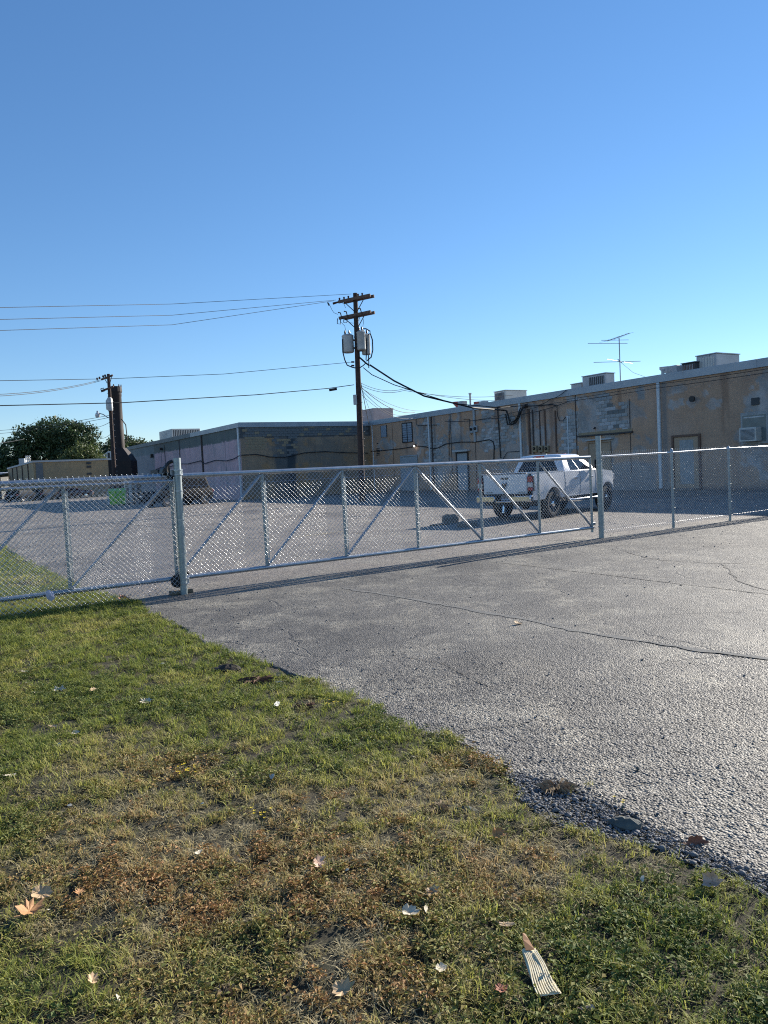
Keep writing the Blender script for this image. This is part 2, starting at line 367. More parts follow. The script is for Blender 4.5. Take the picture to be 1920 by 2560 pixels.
# parking lot sheet with a ragged, slightly thick edge
ys = np.concatenate([np.arange(-6, 14, 0.05), np.arange(14, 60, 0.5), np.arange(60, 201, 10)])
ex = edge_x(ys) + (fbm(ys*2.2, ys*0+3, 5)-0.5)*0.30 + (vnoise(ys*14, ys*0, 9)-0.5)*0.05
ex = np.where(ys > 60, -34-(ys-60)*1.2, ex)
NC = 400
ys = np.concatenate([np.arange(-6, 1.7, 0.1), np.arange(1.7, 7.6, 0.0115), np.arange(7.6, 14, 0.06), np.arange(14, 60, 0.5), np.arange(60, 201, 10)])
ex = edge_x(ys) + (fbm(ys*2.2, ys*0+3, 5)-0.5)*0.30 + (vnoise(ys*14, ys*0, 9)-0.5)*0.05
ex = np.where(ys > 60, -34-(ys-60)*1.2, ex)
tcol = np.linspace(0, 1, NC)[None, :]; wid = np.maximum(0.54*ys+0.5, 2.0) - ex; wid = np.where(ys > 8, 0.54*ys+.5-ex, wid)
XX = ex[:, None] + tcol*wid[:, None]; YY = np.repeat(ys[:, None], NC, 1)
ch = .62*sm_(vnoise(XX*64, YY*64, 5), .25, .6) + .38*vnoise(XX*125, YY*125, 6)
fade = np.clip((7.6-YY)/1.6, 0, 1)*np.clip((YY-1.7)/.2, 0, 1)
ZZ = -(1-ch)*.0068*fade
ZZ[:, 0] = -.006
Pm = np.stack([XX, YY, ZZ], -1)
Pm = np.concatenate([np.stack([ex-.015, ys, ys*0-.03], -1)[:, None, :], Pm, np.stack([ys*0+110, ys, ys*0], -1)[:, None, :]], 1)
V = Pm.reshape(-1, 3); nc = NC+2; n = len(ys); a_, b_ = np.meshgrid(np.arange(n-1), np.arange(nc-1), indexing='ij'); a_ = (a_*nc+b_).ravel()
F = np.stack([a_, a_+1, a_+nc+1, a_+nc], 1)
lot = tag(raw_mesh('parking_lot', V, F, asphalt, smooth=True), kind='structure', label='coarse grey asphalt parking lot')

# lawn soil, gently uneven
gx = np.arange(-30, 3.2, 0.07); gy = np.arange(-3, 34, 0.07)
gx = np.concatenate([np.arange(-32, -9, 0.5), np.arange(-9, 3.3, 0.06)]); gy = np.concatenate([np.arange(-3, 14, 0.06), np.arange(14, 40, 0.5)])
X, Y = np.meshgrid(gx, gy)
def lawn_z(x, y):
    d = edge_x(y) - x
    z = -0.004 + 0.05*(fbm(x*1.4, y*1.4, 3)-0.5) + 0.03*(fbm(x*6, y*6, 8, 3)-0.5) + 0.012*np.clip(d, 0, 2)
    return np.where(d > 0, z, np.clip(z, -1, -0.004)+d*0.25)
Z = lawn_z(X, Y); V = np.stack([X, Y, Z], -1).reshape(-1, 3); nx = len(gx)
ii, jj = np.meshgrid(np.arange(len(gy)-1), np.arange(nx-1), indexing='ij'); a = (ii*nx+jj).ravel()
F = np.stack([a, a+1, a+nx+1, a+nx], 1)
Xc = (X[:-1, :-1]+X[1:, 1:])/2; Yc = (Y[:-1, :-1]+Y[1:, 1:])/2
F = F[(Xc < edge_x(Yc)+0.12).ravel()]
tag(raw_mesh('lawn_soil', V, F, soil, smooth=True), kind='structure', label='dry brown soil under the thin lawn')

# sealed cracks and faded stall paint: strips lying just on the asphalt
def strip(name, pts, w, m, jit=0.02, z=0.004, label=None, seed=1):
    rr = random.Random(seed); P = []
    for (x0, y0), (x1, y1) in zip(pts, pts[1:]):
        k = max(2, int(math.hypot(x1-x0, y1-y0)/0.12))
        for i in range(k): t = i/k; P.append((x0+(x1-x0)*t, y0+(y1-y0)*t))
    P.append(pts[-1]); vs = []; fs = []; dx = dy = 0
    for i, (x, y) in enumerate(P):
        a = P[max(0, i-1)]; b = P[min(len(P)-1, i+1)]; L = math.hypot(b[0]-a[0], b[1]-a[1]) or 1
        nx_, ny_ = -(b[1]-a[1])/L, (b[0]-a[0])/L
        dx = dx*0.8 + rr.uniform(-jit, jit); ww = w*rr.uniform(0.35, 1.2)
        if i in (0, len(P)-1): ww = w*0.1
        vs += [(x+nx_*(dx-ww/2), y+ny_*(dx-ww/2), z), (x+nx_*(dx+ww/2), y+ny_*(dx+ww/2), z)]
    for i in range(len(P)-1): fs.append((2*i, 2*i+2, 2*i+3, 2*i+1))
    o = MB().add(vs, fs).build(name, m, lot)
    if label: o['label'] = label
    return o
crack_mat = mat('crack_filler', (0.055, 0.052, 0.048), 0.9)
scuff_mat = mat('dusty_scuffed_seam', (0.17, 0.165, 0.15), 0.9, 0.0, (0.10, 0.10, 0.098), 5, 0.8, 60)
paint_mat = mat('faded_yellow_line_paint', (0.34, 0.27, 0.13), 0.8, 0.0, (0.20, 0.175, 0.13), 12)
def gp(*px): return [tuple(gnd(x, y)[:2]) for x, y in px]
strip('crack', gp((1226, 1405), (1400, 1424), (1650, 1455), (1919, 1487), (2200, 1525)), 0.024, crack_mat, 0.02, label='long dark crack across the asphalt', seed=2)
strip('crack', gp((0, 1306), (120, 1294), (440, 1322), (640, 1298), (800, 1284), (1010, 1278)), 0.10, crack_mat, 0.05, seed=4)
strip('crack', gp((1800, 1410), (1850, 1455), (1930, 1480)), 0.02, crack_mat, 0.03, seed=5)
strip('crack', gp((1560, 1378), (1640, 1400), (1760, 1408), (1930, 1412)), 0.02, crack_mat, 0.04, seed=6)
strip('crack', gp((1100, 1838), (1180, 1822), (1290, 1812), (1340, 1795)), 0.012, crack_mat, 0.008, seed=7)
strip('crack', gp((1000, 1640), (1100, 1655), (1170, 1690), (1240, 1720)), 0.010, crack_mat, 0.01, seed=8)
strip('crack', gp((1260, 1360), (1360, 1352), (1460, 1348)), 0.02, crack_mat, 0.03, seed=9)
strip('worn_seam', gp((856, 1469), (1010, 1496), (1180, 1527), (1500, 1590), (1919, 1648), (2200, 1690)), 0.09, scuff_mat, 0.03, label='pale worn seam across the asphalt', seed=3)
strip('painted_line', gp((733, 1342), (790, 1337), (860, 1328)), 0.16, paint_mat, 0.01, label='faded yellow stall line', seed=11)
strip('painted_line', gp((885, 1333), (905, 1334)), 0.10, paint_mat, 0.01, seed=12)
strip('painted_line', gp((440, 1296), (500, 1289), (560, 1284)), 0.10, scuff_mat, 0.01, seed=13)

# ================================================================== LONG BUILDING
BA = np.array([14.53, 39.31, 0.0]); ua = math.radians(31.5)
BU = np.array([-math.sin(ua), math.cos(ua), 0]); BN = np.array([-math.cos(ua), -math.sin(ua), 0])   # along the wall, outward
BROT = math.atan2(BU[1], BU[0])
def wp(x, y, inset=0.0):       # pixel -> (s, z) on the long wall, or on a plane set back from it
    q = onplane(x, y, BA - BN*inset, BN); d = q - BA; return float(d @ BU), float(q[2])
def bw(s, off, z): return tuple(BA + BU*s + BN*off + np.array([0, 0, z]))
S1 = 29.35                     # inner corner
Lb = 11.60                     # length of the cross wall
EH = 5.56                      # wall height under the fascia
bld = thing('long_building', 'long single-storey tan block building with peeling paint behind the white pickup', 'building', tuple(BA), BROT)
# local frame: x along the long wall (away), y outward to the lot, z up
def wall_sheet(name, L, H, colfn, parent, T, seed, res=0.09, label=None):
    xs = np.linspace(0, L, int(L/res)+1); zs = np.linspace(0, H, int(H/res)+1)
    Xs, Zs = np.meshgrid(xs, zs); c, rec = colfn(Xs, Zs)
    Yo = rec*-0.01
    P = np.stack([Xs, Yo, Zs, np.ones_like(Xs)], -1).reshape(-1, 4) @ np.array(T).T
    nx_ = len(xs); a_, b_ = np.meshgrid(np.arange(len(zs)-1), np.arange(nx_-1), indexing='ij'); a_ = (a_*nx_+b_).ravel()
    F_ = np.stack([a_, a_+1, a_+nx_+1, a_+nx_], 1)
    col = np.concatenate([c, np.ones((*c.shape[:2], 1))], -1).reshape(-1, 4)
    o = raw_mesh(name, P[:, :3], F_, stucco, parent, attrs=[('finish', 'FLOAT_COLOR', 'POINT', col.astype(np.float32))])
    if label: o['label'] = label
    return o
def lerp(a, b, t): return a*(1-t[..., None]) + b*t[..., None]
def sm(x, a, b): t = np.clip((x-a)/(b-a), 0, 1); return t*t*(3-2*t)
TAN = np.array([0.57, 0.355, 0.225]); TAN2 = np.array([0.52, 0.35, 0.25]); GRY = np.array([0.47, 0.44, 0.415]); DGR = np.array([0.34, 0.325, 0.305])
def blob(X, Z, cx, cz, rx, rz, seed, rag=0.9):
    d = np.sqrt(((X-cx)/rx)**2 + ((Z-cz)/rz)**2)
    return sm(1.0 - d + rag*(fbm(X*1.7, Z*1.7, seed, 6)-0.5)*3.0 + .25*(vnoise(X*2.5, Z*5, seed)-.5), -0.03, 0.05)
PATCH = [(4.6, 4.3, 1.9, 1.25), (2.6, 4.0, 1.1, 0.9), (5.3, 3.7, 0.9, 0.8), (6.7, 3.4, 0.7, 1.1), (12.6, 3.9, 1.9, 0.8), (14.0, 4.6, 0.8, 0.8),
         (13.6, 3.3, 1.2, .6), (17.6, 4.2, .9, 1.2), (19.2, 2.6, 1.0, 1.4), (21.6, 4.2, 1.4, 1.2), (20.4, 2.5, 1.0, 1.0), (-0.8, 5.0, .7, .25), (-0.9, 4.3, .6, .35), (-2.9, 4.1, .35, .3),
         (-5.6, 4.5, .9, .9), (-6.0, 3.6, 1.0, 1.2), (8.7, 3.2, .6, 1.2), (9.6, 4.0, .5, 1.3), (-1.9, 4.35, .5, .25), (-7.6, 4.3, 1.4, .8), (-12, 2.5, 2.0, 1.5)]
X0 = -17.0
def wall1_col(X, Z):
    X = X + X0
    base = lerp(TAN, TAN2, sm(fbm(X*.35, Z*.5, 21), .4, .65)); base = lerp(base, np.array([.40, .29, .215]), sm(-X, -3, 6)*.6)
    m = np.zeros_like(X)
    for i, p in enumerate(PATCH): m = np.maximum(m, blob(X, Z, *p, 31+i))
    m = np.maximum(m, sm(fbm(X*.8, Z*.8, 77), .655, .675))
    g_ = lerp(GRY, DGR, sm(fbm(X*1.1, Z*1.1, 55), .45, .6))
    out = lerp(base, g_, m*(.62+.38*sm(fbm(X*2.2, Z*2.2, 91), .40, .55)))
    for sx, w_ in ((7.9, .5), (8.6, .35), (9.3, .4), (10.0, .3), (16.9, .4), (21.4, .5), (-3.6, .5), (2.7, .4), (13.0, .6), (24.0, .4)):
        out = lerp(out, out*np.array([.66, .62, .60]), sm(w_*.5-np.abs(X-sx+.25*(fbm(X*.1, Z*1.2, 17)-.5)), 0, .12)*sm(Z-1.0-3*fbm(X*3, Z*0, 27), 0, 1.2)*.8)
    out = lerp(out, np.array([.13, .12, .12]), sm(.25-Z, 0, .2)*.7)                      # darker towards the foot of the wall
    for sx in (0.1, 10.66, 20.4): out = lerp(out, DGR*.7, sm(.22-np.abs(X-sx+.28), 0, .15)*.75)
    low = sm(1.6-Z + (fbm(X*.5, Z*.5, 5)-.5), 0, .25) * sm(8.5-X, 0, .4) * sm(X-.3, 0, .3)
    out = lerp(out, np.array([.30, .31, .31]), low*.8)                                   # grey repainted lower band behind the pickup
    return out, m
wall_sheet('long_wall', S1-X0, EH, wall1_col, bld, Matrix.Translation((X0, 0, 0)), 1, label='peeling tan and grey stucco wall')
def wall2_col(X, Z):     # X from the inner corner outward
    base = lerp(np.array([.40, .28, .18]), np.array([.29, .235, .18]), sm(fbm(X*.5, Z*.6, 4), .42, .6))
    base = lerp(base, np.array([.46, .27, .13]), sm(fbm(X*.45+9, Z*.6, 14)-.1*sm(6-X, 0, 4), .5, .6)*.9)
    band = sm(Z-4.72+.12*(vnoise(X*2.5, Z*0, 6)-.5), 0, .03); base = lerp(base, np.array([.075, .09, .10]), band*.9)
    st = sm(1.1-np.abs(X-8.0)+.9*(fbm(X*2, Z*.8, 9)-.5), 0, .5); base = lerp(base, np.array([.12, .135, .14]), st*.8)
    st2 = sm(.45-np.abs(X-7.4)+.4*(fbm(X*3, Z*.5, 19)-.5), 0, .2); base = lerp(base, np.array([.035, .055, .07]), st2*.8)
    return base, band
T2 = Matrix.Translation((S1, 0, 0)) @ Matrix.Rotation(PI/2, 4, 'Z')     # wall 2: runs outward, faces -x
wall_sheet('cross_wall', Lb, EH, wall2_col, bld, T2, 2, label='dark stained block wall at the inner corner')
W3L = 36.0
def wall3_col(X, Z):
    base = lerp(np.array([.64, .44, .47]), np.array([.56, .41, .43]), sm(fbm(X*.4, Z*.5, 41), .4, .6))
    base = lerp(base, np.array([.42, .35, .37]), sm(fbm(X*1.2, Z*.5, 46), .58, .68)*.8)
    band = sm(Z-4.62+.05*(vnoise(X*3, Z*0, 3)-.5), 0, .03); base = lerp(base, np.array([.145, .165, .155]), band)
    base = lerp(base, np.array([.20, .24, .25]), sm(X-24.5+.6*(fbm(X*2, Z*2, 7)-.5), 0, .2)*.8)
    for s_ in (3.4, 9.2, 15.5, 22.0): base = lerp(base, np.array([.16, .15, .17]), sm(.10-np.abs(X-s_+.1*(fbm(X, Z*2, 8)-.5)), 0, .08)*.8)
    return base, band*.3
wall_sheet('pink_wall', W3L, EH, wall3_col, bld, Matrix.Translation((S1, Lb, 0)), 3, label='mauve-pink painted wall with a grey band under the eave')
# exposed concrete blocks in the worn areas, one object each, sharing meshes
BLK = {}
def block_mesh(m_, w):
    k = (m_.name, w)
    if k not in BLK:
        b = MB(); c = 0.006
        r0 = [(-w/2, 0, -.093), (w/2, 0, -.093), (w/2, 0, .093), (-w/2, 0, .093)]
        r1 = [(-w/2, .010, -.093), (w/2, .010, -.093), (w/2, .010, .093), (-w/2, .010, .093)]
        r2 = [(-w/2+c, .016, -.093+c), (w/2-c, .016, -.093+c), (w/2-c, .016, .093-c), (-w/2+c, .016, .093-c)]
        b.loft([r0, r1, r2]); me = D.meshes.new('concrete_block'); me.from_pydata(b.v, [], b.f); me.materials.append(m_); BLK[k] = me
    return BLK[k]
def lay_blocks(maskfn, s0, s1, z0, z1, matpick, T, parent, cap=280):
    rr = random.Random(5); cnt = 0
    for k in range(int(z0/.2), int(z1/.2)+1):
        for j in range(int(s0/.4)-1, int(s1/.4)+2):
            s = j*.4 + (.2 if k % 2 else 0); z = k*.2+.1
            if not (s0 <= s <= s1 and z0 <= z <= z1) or cnt >= cap: continue
            if not maskfn(s, z, rr): continue
            o = D.objects.new('concrete_block', block_mesh(matpick(s, z, rr), .386)); COL.objects.link(o)
            o.parent = parent; o.matrix_local = T @ Matrix.Translation((s, rr.uniform(-.003, .002), z)); cnt += 1
    return cnt
def m1(s, z, rr):
    a = max(float(blob(np.array([[s]]), np.array([[z]]), *p, 31+i)[0, 0]) for i, p in enumerate(PATCH))
    inA = 2.2 < s < 4.3; inP = 5.9 < s < 7.4; inB = 10.9 < s < 14.6; inC = 19.2 < s < 21.6
    return a > .6 and ((inA and rr.random() < .92) or (inP and rr.random() < .8) or (inB and rr.random() < .55) or (inC and rr.random() < .6))
lay_blocks(m1, 1.9, 23, 1.6, 5.3, lambda s, z, rr: rr.choice([grey_block, grey_block, pale_block, dark_block if 2.5 < s < 3.6 else grey_block]), Matrix.Identity(4), bld, 220)
n2 = 0
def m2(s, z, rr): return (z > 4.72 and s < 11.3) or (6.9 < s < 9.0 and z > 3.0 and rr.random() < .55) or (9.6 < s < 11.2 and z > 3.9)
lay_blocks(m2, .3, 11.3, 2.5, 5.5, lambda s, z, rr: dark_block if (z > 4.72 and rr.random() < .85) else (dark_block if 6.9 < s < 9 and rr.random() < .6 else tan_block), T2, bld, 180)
# fascia, roof, backing
fz0, fz1 = EH, 5.93
def fascia(name, x0, x1, y0, y1, m_): MB().bbox(x0, x1, y0, y1, fz0, fz1, .02).build(name, m_, bld)
seg = X0
for i in range(12):
    e = min(seg+3.9, S1-.02); MB().bbox(seg, e-.006, .004, .10, fz0-.02, fz1, .008).build('fascia', fascia_mat, bld); seg = e
    if e >= S1-.03: break
seg = .11
for i in range(3):
    e = min(seg+3.86, Lb+.10); MB().bbox(S1-.10, S1-.004, seg, e-.006, fz0-.02, fz1-.01, .008).build('fascia', fascia_mat, bld); seg = e
seg = S1
for i in range(9):
    e = seg+4.0; MB().bbox(seg, e-.006, Lb+.004, Lb+.10, fz0-.02, fz1-.02, .008).build('fascia', fascia_dark if i > 2 else fascia_mat, bld); seg = e
DEPB = 24.0
MB().box(X0, S1+W3L, -DEPB, -.02, fz0, fz1-.10).box(S1+.01, S1+W3L, -.02, Lb-.02, fz0, fz1-.10).build('roof', roof_mat, bld)
MB().box(X0, S1+W3L, -DEPB, -DEPB+.2, 0, fz0-.004).box(X0-.2, X0-.004, -DEPB, 0, 0, fz0-.004).box(S1+W3L, S1+W3L+.2, -DEPB, Lb, 0, fz0-.004).build('rear_wall', tan_block, bld)
# downspouts
def spout(x, y0, w, z0, z1, m_, name='downspout', par=None, round_=False):
    b = MB()
    if round_: b.tube([(x, y0+w/2, z0), (x, y0+w/2, z1)], w/2, 8)
    else: b.bbox(x-w/2, x+w/2, y0+.012, y0+w*.8, z0, z1, .012)
    return b.build(name, m_, par or bld)
spout(.12, 0, .16, .08, EH-.03, pipe_light); spout(10.68, 0, .14, .1, EH-.03, pipe_light)
spout(20.75, 0, .13, .1, EH-.03, pipe_light); spout(20.42, 0, .11, .1, EH-.03, pipe_dark)
for s_, w_, m_ in ((5.95, .05, pipe_dark), (29.0, .09, pipe_light)): spout(s_, 0, w_, .1, EH-.03, m_, 'conduit', round_=True)
for x_, ztop, w_, m_ in ((1325, 5.1, .13, pipe_brown), (1334, 5.05, .09, pipe_dark), (1351, 4.9, .07, pipe_dark), (1364.5, 4.9, .09, pipe_brown), (1391, 4.8, .10, pipe_brown)):
    spout(wp(x_, 1080)[0], 0, w_, 2.3, ztop, m_, 'conduit', round_=True)
spout(wp(1421, 1080)[0], 0, .08, 1.2, 4.4, pipe_light, 'conduit', round_=True)
for s_ in (18.1, 15.35): spout(s_, 0, .035, .3, EH-.03, pipe_dark, 'conduit', round_=True)
spout(25.9, 0, .03, .2, EH-.03, pipe_brown, 'conduit', round_=True)
spout(2.05, 0, .035, .9, 4.9, pipe_dark, 'conduit', round_=True)
# pink wall / corner spouts
for s_, m_, w_ in ((.22, pipe_light, .15), (9.0, pipe_dark, .14)):
    MB().bbox(S1+s_-w_/2, S1+s_+w_/2, Lb+.012, Lb+.13, .1, EH-.03, .01).build('downspout', m_, bld)
MB().tube([(S1+15.6, Lb+.05, .2), (S1+15.6, Lb+.05, 5.75)], .03, 6).build('conduit', pipe_dark, bld)
MB().tube([(S1+20.6, Lb+.04, .2), (S1+20.6, Lb+.04, 5.3)], .025, 6).build('conduit', pipe_dark, bld)
MB().bbox(S1+24.9, S1+25.25, Lb+.03, Lb+.30, 4.25, 4.62, .02).build('wall_lamp', dark_plastic, bld)
MB().bbox(S1+21.3, S1+21.6, Lb+.03, Lb+.30, 4.85, 5.1, .02).build('wall_lamp', dark_plastic, bld)
MB().bbox(S1+22.4, S1+25.2, Lb+.03, Lb+.35, 2.45, 2.95, .02).build('electrical_cabinet', coil_dark, bld)

# windows and doors on the long wall
def window(s0, s1, z0, z1, slats=True):
    fr = MB(); t = .06
    fr.bbox(s0, s1, .012, .07, z0, z0+t, .006).bbox(s0, s1, .012, .07, z1-t, z1, .006)
    fr.bbox(s0, s0+t, .012, .068, z0+t, z1-t, .006).bbox(s1-t, s1, .012, .068, z0+t, z1-t, .006)
    w = fr.build('window', frame_dark, bld)
    mid = (s0+s1)/2
    MB().box(mid-.025, mid+.025, .014, .066, z0+t, z1-t).build('mullion', frame_dark, w)
    for a, b in ((s0+t, mid-.025), (mid+.025, s1-t)):
        k = 8; h = (z1-z0-2*t)/k
        for i in range(k): MB().box(a, b, .016, .030, z0+t+i*h+.012+(.02 if i < 4 and slats and a > mid-.1 else 0), z0+t+(i+1)*h-.012).build('pane', pane_blue, w)
    MB().box(s0+t, s1-t, .011, .014, z0+t, z1-t).build('backing', coil_dark, w)
    return w
window(22.99, 24.44, 3.80, 5.36)
b = MB(); b.bbox(26.74, 27.6, .012, .05, 4.45, 5.38, .008); o = b.build('boarded_window', pane_blue, bld)
MB().box(26.70, 26.74, .012, .06, 4.42, 5.40).box(27.6, 27.63, .012, .06, 4.42, 5.40).build('window_frame', frame_dark, o)
for i in range(5): MB().bbox(28.0, 28.5, .014, .04, 3.0+i*.13, 3.07+i*.13, .006).build('vent_slat', coil_dark, bld)
MB().bbox(28.15, 28.4, .014, .04, 3.95, 4.02, .006).build('vent_slat', coil_dark, bld)
def door(s0, s1, z1, m_, frame_m, fw=.09):
    b = MB(); b.bbox(s0, s1, .012, .04, .05, z1, .006)
    d = b.build('door', m_, bld)
    f = MB(); f.bbox(s0-fw, s0-.002, .012, .10, .05, z1+fw, .006).bbox(s1+.002, s1+fw, .012, .10, .05, z1+fw, .006).bbox(s0, s1, .012, .10, z1+.002, z1+fw, .006)
    f.build('door_frame', frame_m, d); MB().tube([(s0+.12, .04, 1.0), (s0+.12, .10, 1.0)], .03, 8).build('door_knob', chrome, d); return d
door(22.55, 24.75, 2.72, door_grey, door_grey); door(16.25, 17.45, 2.66, door_grey, lintel_dark)
MB().bbox(15.95, 17.7, .014, .30, 2.76, 2.90, .02).build('door_canopy', lintel_pale, bld)
door(3.45, 5.0, 2.68, door_tan, door_tan, .05)
MB().bbox(3.2, 5.15, .014, .22, 2.82, 2.90, .015).build('door_canopy', lintel_pale, bld)
MB().bbox(1.85, 5.8, .014, .16, 3.08, 3.17, .015).build('ledge', lintel_dark, bld)
MB().bbox(1.9, 5.75, .014, .05, 3.17, 3.32, .006).build('ledge', tan_block, bld)
door(-2.15, -.72, 2.66, door_tan, pipe_brown, .11)
MB().box(-1.85, -1.05, .0405, .044, .3, 2.5).build('paint_patch', grey_block, bld)
MB().bbox(-2.3, -.55, .012, .7, .0, .09, .02).build('door_step', concrete, bld)
# window with air conditioner
b = MB(); b.bbox(-5.75, -4.42, .012, .07, 2.10, 3.56, .006); w = b.build('window', grey_block, bld)
MB().box(-5.66, -4.52, .0705, .078, 2.20, 3.42).build('pane', mat('greenish_dull_pane', (.14, .17, .17), .3), w)
MB().box(-5.60, -4.58, .079, .084, 3.30, 3.36).build('sash_strip', lintel_pale, w)
ac = MB(); ac.bbox(-5.45, -4.62, .072, .52, 2.22, 2.86, .02); a_ = ac.build('air_conditioner', hvac_pale, bld)
for i in range(9): MB().box(-5.38, -4.70, .521, .53, 2.31+i*.052, 2.33+i*.052).build('grille_slat', coil_dark, a_)
MB().box(-5.39, -4.69, .5195, .5225, 2.28, 2.80).build('grille', hvac_grey, a_)
MB().bbox(-5.34, -4.95, .014, .05, 3.87, 4.2, .01).build('vent_cover', coil_dark, bld)
fl = MB(); fl.tube([(-2.0, .01, 4.3), (-2.0, .18, 4.3)], .02, 6); l_ = fl.build('flood_light', lintel_pale, bld)
MB().lathe([(.05, .16), (.14, .22), (.15, .34)], 12, 'y', (-2.02, 0, 4.47)).build('lamp_head', dark_plastic, l_)
lb = MB(); lb.bbox(22.55, 22.70, .014, .12, 3.50, 3.62, .01); l2 = lb.build('security_light', dark_plastic, bld)
MB().lathe([(.01, -.06), (.055, -.03), (.06, 0), (.045, .05), (.01, .06)], 10, 'z', (22.62, .18, 3.47)).build('bulb', ember, l2)
MB().tube([(3.95+.55, .03, 3.55), (3.95+.55, .12, 3.5)], .05, 8).build('pipe_stub', dark_plastic, bld)
for x_ in (1340, 1355, 1370):
    s_, z_ = wp(x_, 1118); mtr = MB().bbox(s_-.17, s_+.17, .014, .16, z_-.30, z_+.10, .015).build('meter_box', tan_block, bld)
    MB().lathe([(.09, .16), (.09, .22), (.05, .25)], 12, 'y', (s_, 0, z_-.08)).build('meter_dial', glass_dark, mtr)
for x_, y_ in ((1182, 1074), (1192, 1072)):
    s_, z_ = wp(x_, y_); mtr = MB().bbox(s_-.16, s_+.16, .014, .14, z_-.22, z_+.22, .015).build('meter_box', hvac_grey, bld)
    MB().lathe([(.10, .14), (.10, .22), (.06, .25)], 12, 'y', (s_, 0, z_+.02)).build('meter_dial', glass_dark, mtr)
s_, z_ = wp(1187, 1050); MB().bbox(s_-.1, s_+.1, .014, .1, z_-1.5, z_+.9, .01).build('conduit', hvac_grey, bld)
# cables stapled along the walls
def wall_cable(pix, r, off=.06, name='wall_cable', m_=cable_mat):
    P = []
    for x, y in pix:
        s, z = wp(x, y); P.append((s, off, z))
    return MB().tube(P, r, 6).build(name, m_, bld)
wall_cable([(918, 1129), (960, 1126), (1000, 1122), (1045, 1115), (1065, 1117), (1085, 1122), (1098, 1119), (1115, 1110), (1150, 1105), (1190, 1105), (1225, 1099), (1234, 1104), (1237, 1115), (1236, 1150)], .035)
wall_cable([(1245, 1160), (1258, 1150), (1270, 1130), (1300, 1128)], .02)
wall_cable([(1273, 1036), (1276, 1050), (1277, 1060), (1286, 1062), (1297, 1058), (1306, 1045), (1313, 1025), (1318, 1014)], .05, .30)
wall_cable([(1275, 1026), (1281, 1042), (1284, 1058), (1292, 1060), (1303, 1045), (1311, 1020)], .04, .34)
wall_cable([(1278, 1026), (1284, 1046), (1290, 1056), (1300, 1050), (1318, 1022), (1326, 1011)], .04, .38)
wall_cable([(1395, 1012), (1397, 1040), (1402, 1052), (1410, 1052), (1418, 1042)], .022, .1)
wall_cable([(1326, 1015), (1350, 1014), (1385, 1011), (1393, 1014)], .03, .14)
wall_cable([(1320, 1013), (1322, 1018)], .18, .25, 'cable_head', pipe_dark)
wall_cable([(1041, 1036), (1042, 1062), (1050, 1064), (1095, 1062)], .022)
wall_cable([(1245, 1018), (1249, 1080), (1253, 1145)], .035, .05)
wall_cable([(1124, 1048), (1124, 1100), (1124, 1155)], .022, .05)
wall_cable([(1160, 1048), (1175, 1048), (1176, 1075), (1180, 1087)], .022, .06)
P = [(S1-.08, y_, z_) for y_, z_ in ((.4, 3.25), (2.5, 3.35), (4.5, 3.5), (6.3, 3.45), (8.0, 3.15), (9.2, 3.2), (10.4, 3.45), (11.6, 3.42))]
MB().tube(P, .035, 6).build('wall_cable', cable_mat, bld)
P = [(S1+x_, Lb+.14, z_) for x_, z_ in ((0, 3.40), (1.2, 3.2), (3, 3.1), (5.5, 3.25), (8.6, 3.05), (9.3, 3.35), (13, 3.2), (16, 3.3), (20.6, 3.0), (22, 3.15), (25, 2.85))]
MB().tube(P, .035, 6).build('wall_cable', cable_mat, bld)

# ---------------- rooftop equipment (things standing on the roof)
def roof_box(name, label, cat, px0, px1, pytop, inset, pxend, m_, detail=None, zb=5.83, group=None):
    sA, z1 = wp(px0, pytop, inset); sB, _ = wp(px1, pytop, inset); s0, s1 = min(sA, sB), max(sA, sB)
    q_ = onplane(pxend, pytop, BA + BU*s0, BU); depth = max(.8, float(-(q_-BA) @ BN) - inset)
    t = thing(name, label, cat, bw(s0, -inset, zb), BROT, group); L = s1-s0; H = z1-zb
    MB().bbox(0, L, -depth, 0, 0, H, .03).build('casing', m_, t)
    MB().box(-.03, L+.03, -depth-.03, .03, H+.002, H+.05).build('lid', m_, t)
    if detail: detail(t, L, H, depth)
    return t
def louvers(x0f, x1f, m_=coil_dark, n_=9, end=False):
    def f(t, L, H, dp):
        if end:
            for i in range(n_): MB().box(-.012, -.003, -dp*.92+i*dp*.84/n_, -dp*.92+(i+.6)*dp*.84/n_, H*.15, H*.88).build('louvre_slat', m_, t)
        else:
            MB().box(L*x0f, L*x1f, .002, .010, H*.12, H*.9).build('coil_panel', m_, t)
            for i in range(n_):
                a_ = L*x0f+(i+.3)*(L*(x1f-x0f))/n_; MB().box(a_, a_+.03, .011, .02, H*.12, H*.9).build('louvre_slat', hvac_grey, t)
        for k in (.33, .66): MB().box(L*k-.008, L*k+.008, .0015, .006, .05, H-.03).build('seam', coil_dark, t)
    return f
roof_box('rooftop_unit', 'large pale rooftop unit nearest the right edge of the photo', 'hvac unit', 1740, 1791, 892, 3.0, 1849, hvac_grey, louvers(.12, .92, hvac_pale, 6), group='rooftop units')
roof_box('rooftop_unit', 'low dark brown louvred box left of the largest rooftop unit', 'hvac unit', 1703, 1737, 911, 2.6, 1744, coil_dark, louvers(.1, .9, pipe_brown, 7), group='rooftop units')
roof_box('rooftop_unit', 'stepped grey rooftop unit with dark coil just left of the antenna', 'hvac unit', 1455, 1514, 943, 3.2, 1532, hvac_grey, louvers(.06, .70, coil_dark, 8), group='rooftop units')
roof_box('duct_box', 'low grey duct box against the left side of the unit by the antenna', 'duct', 1427, 1453, 962, 3.2, 1462, hvac_grey)
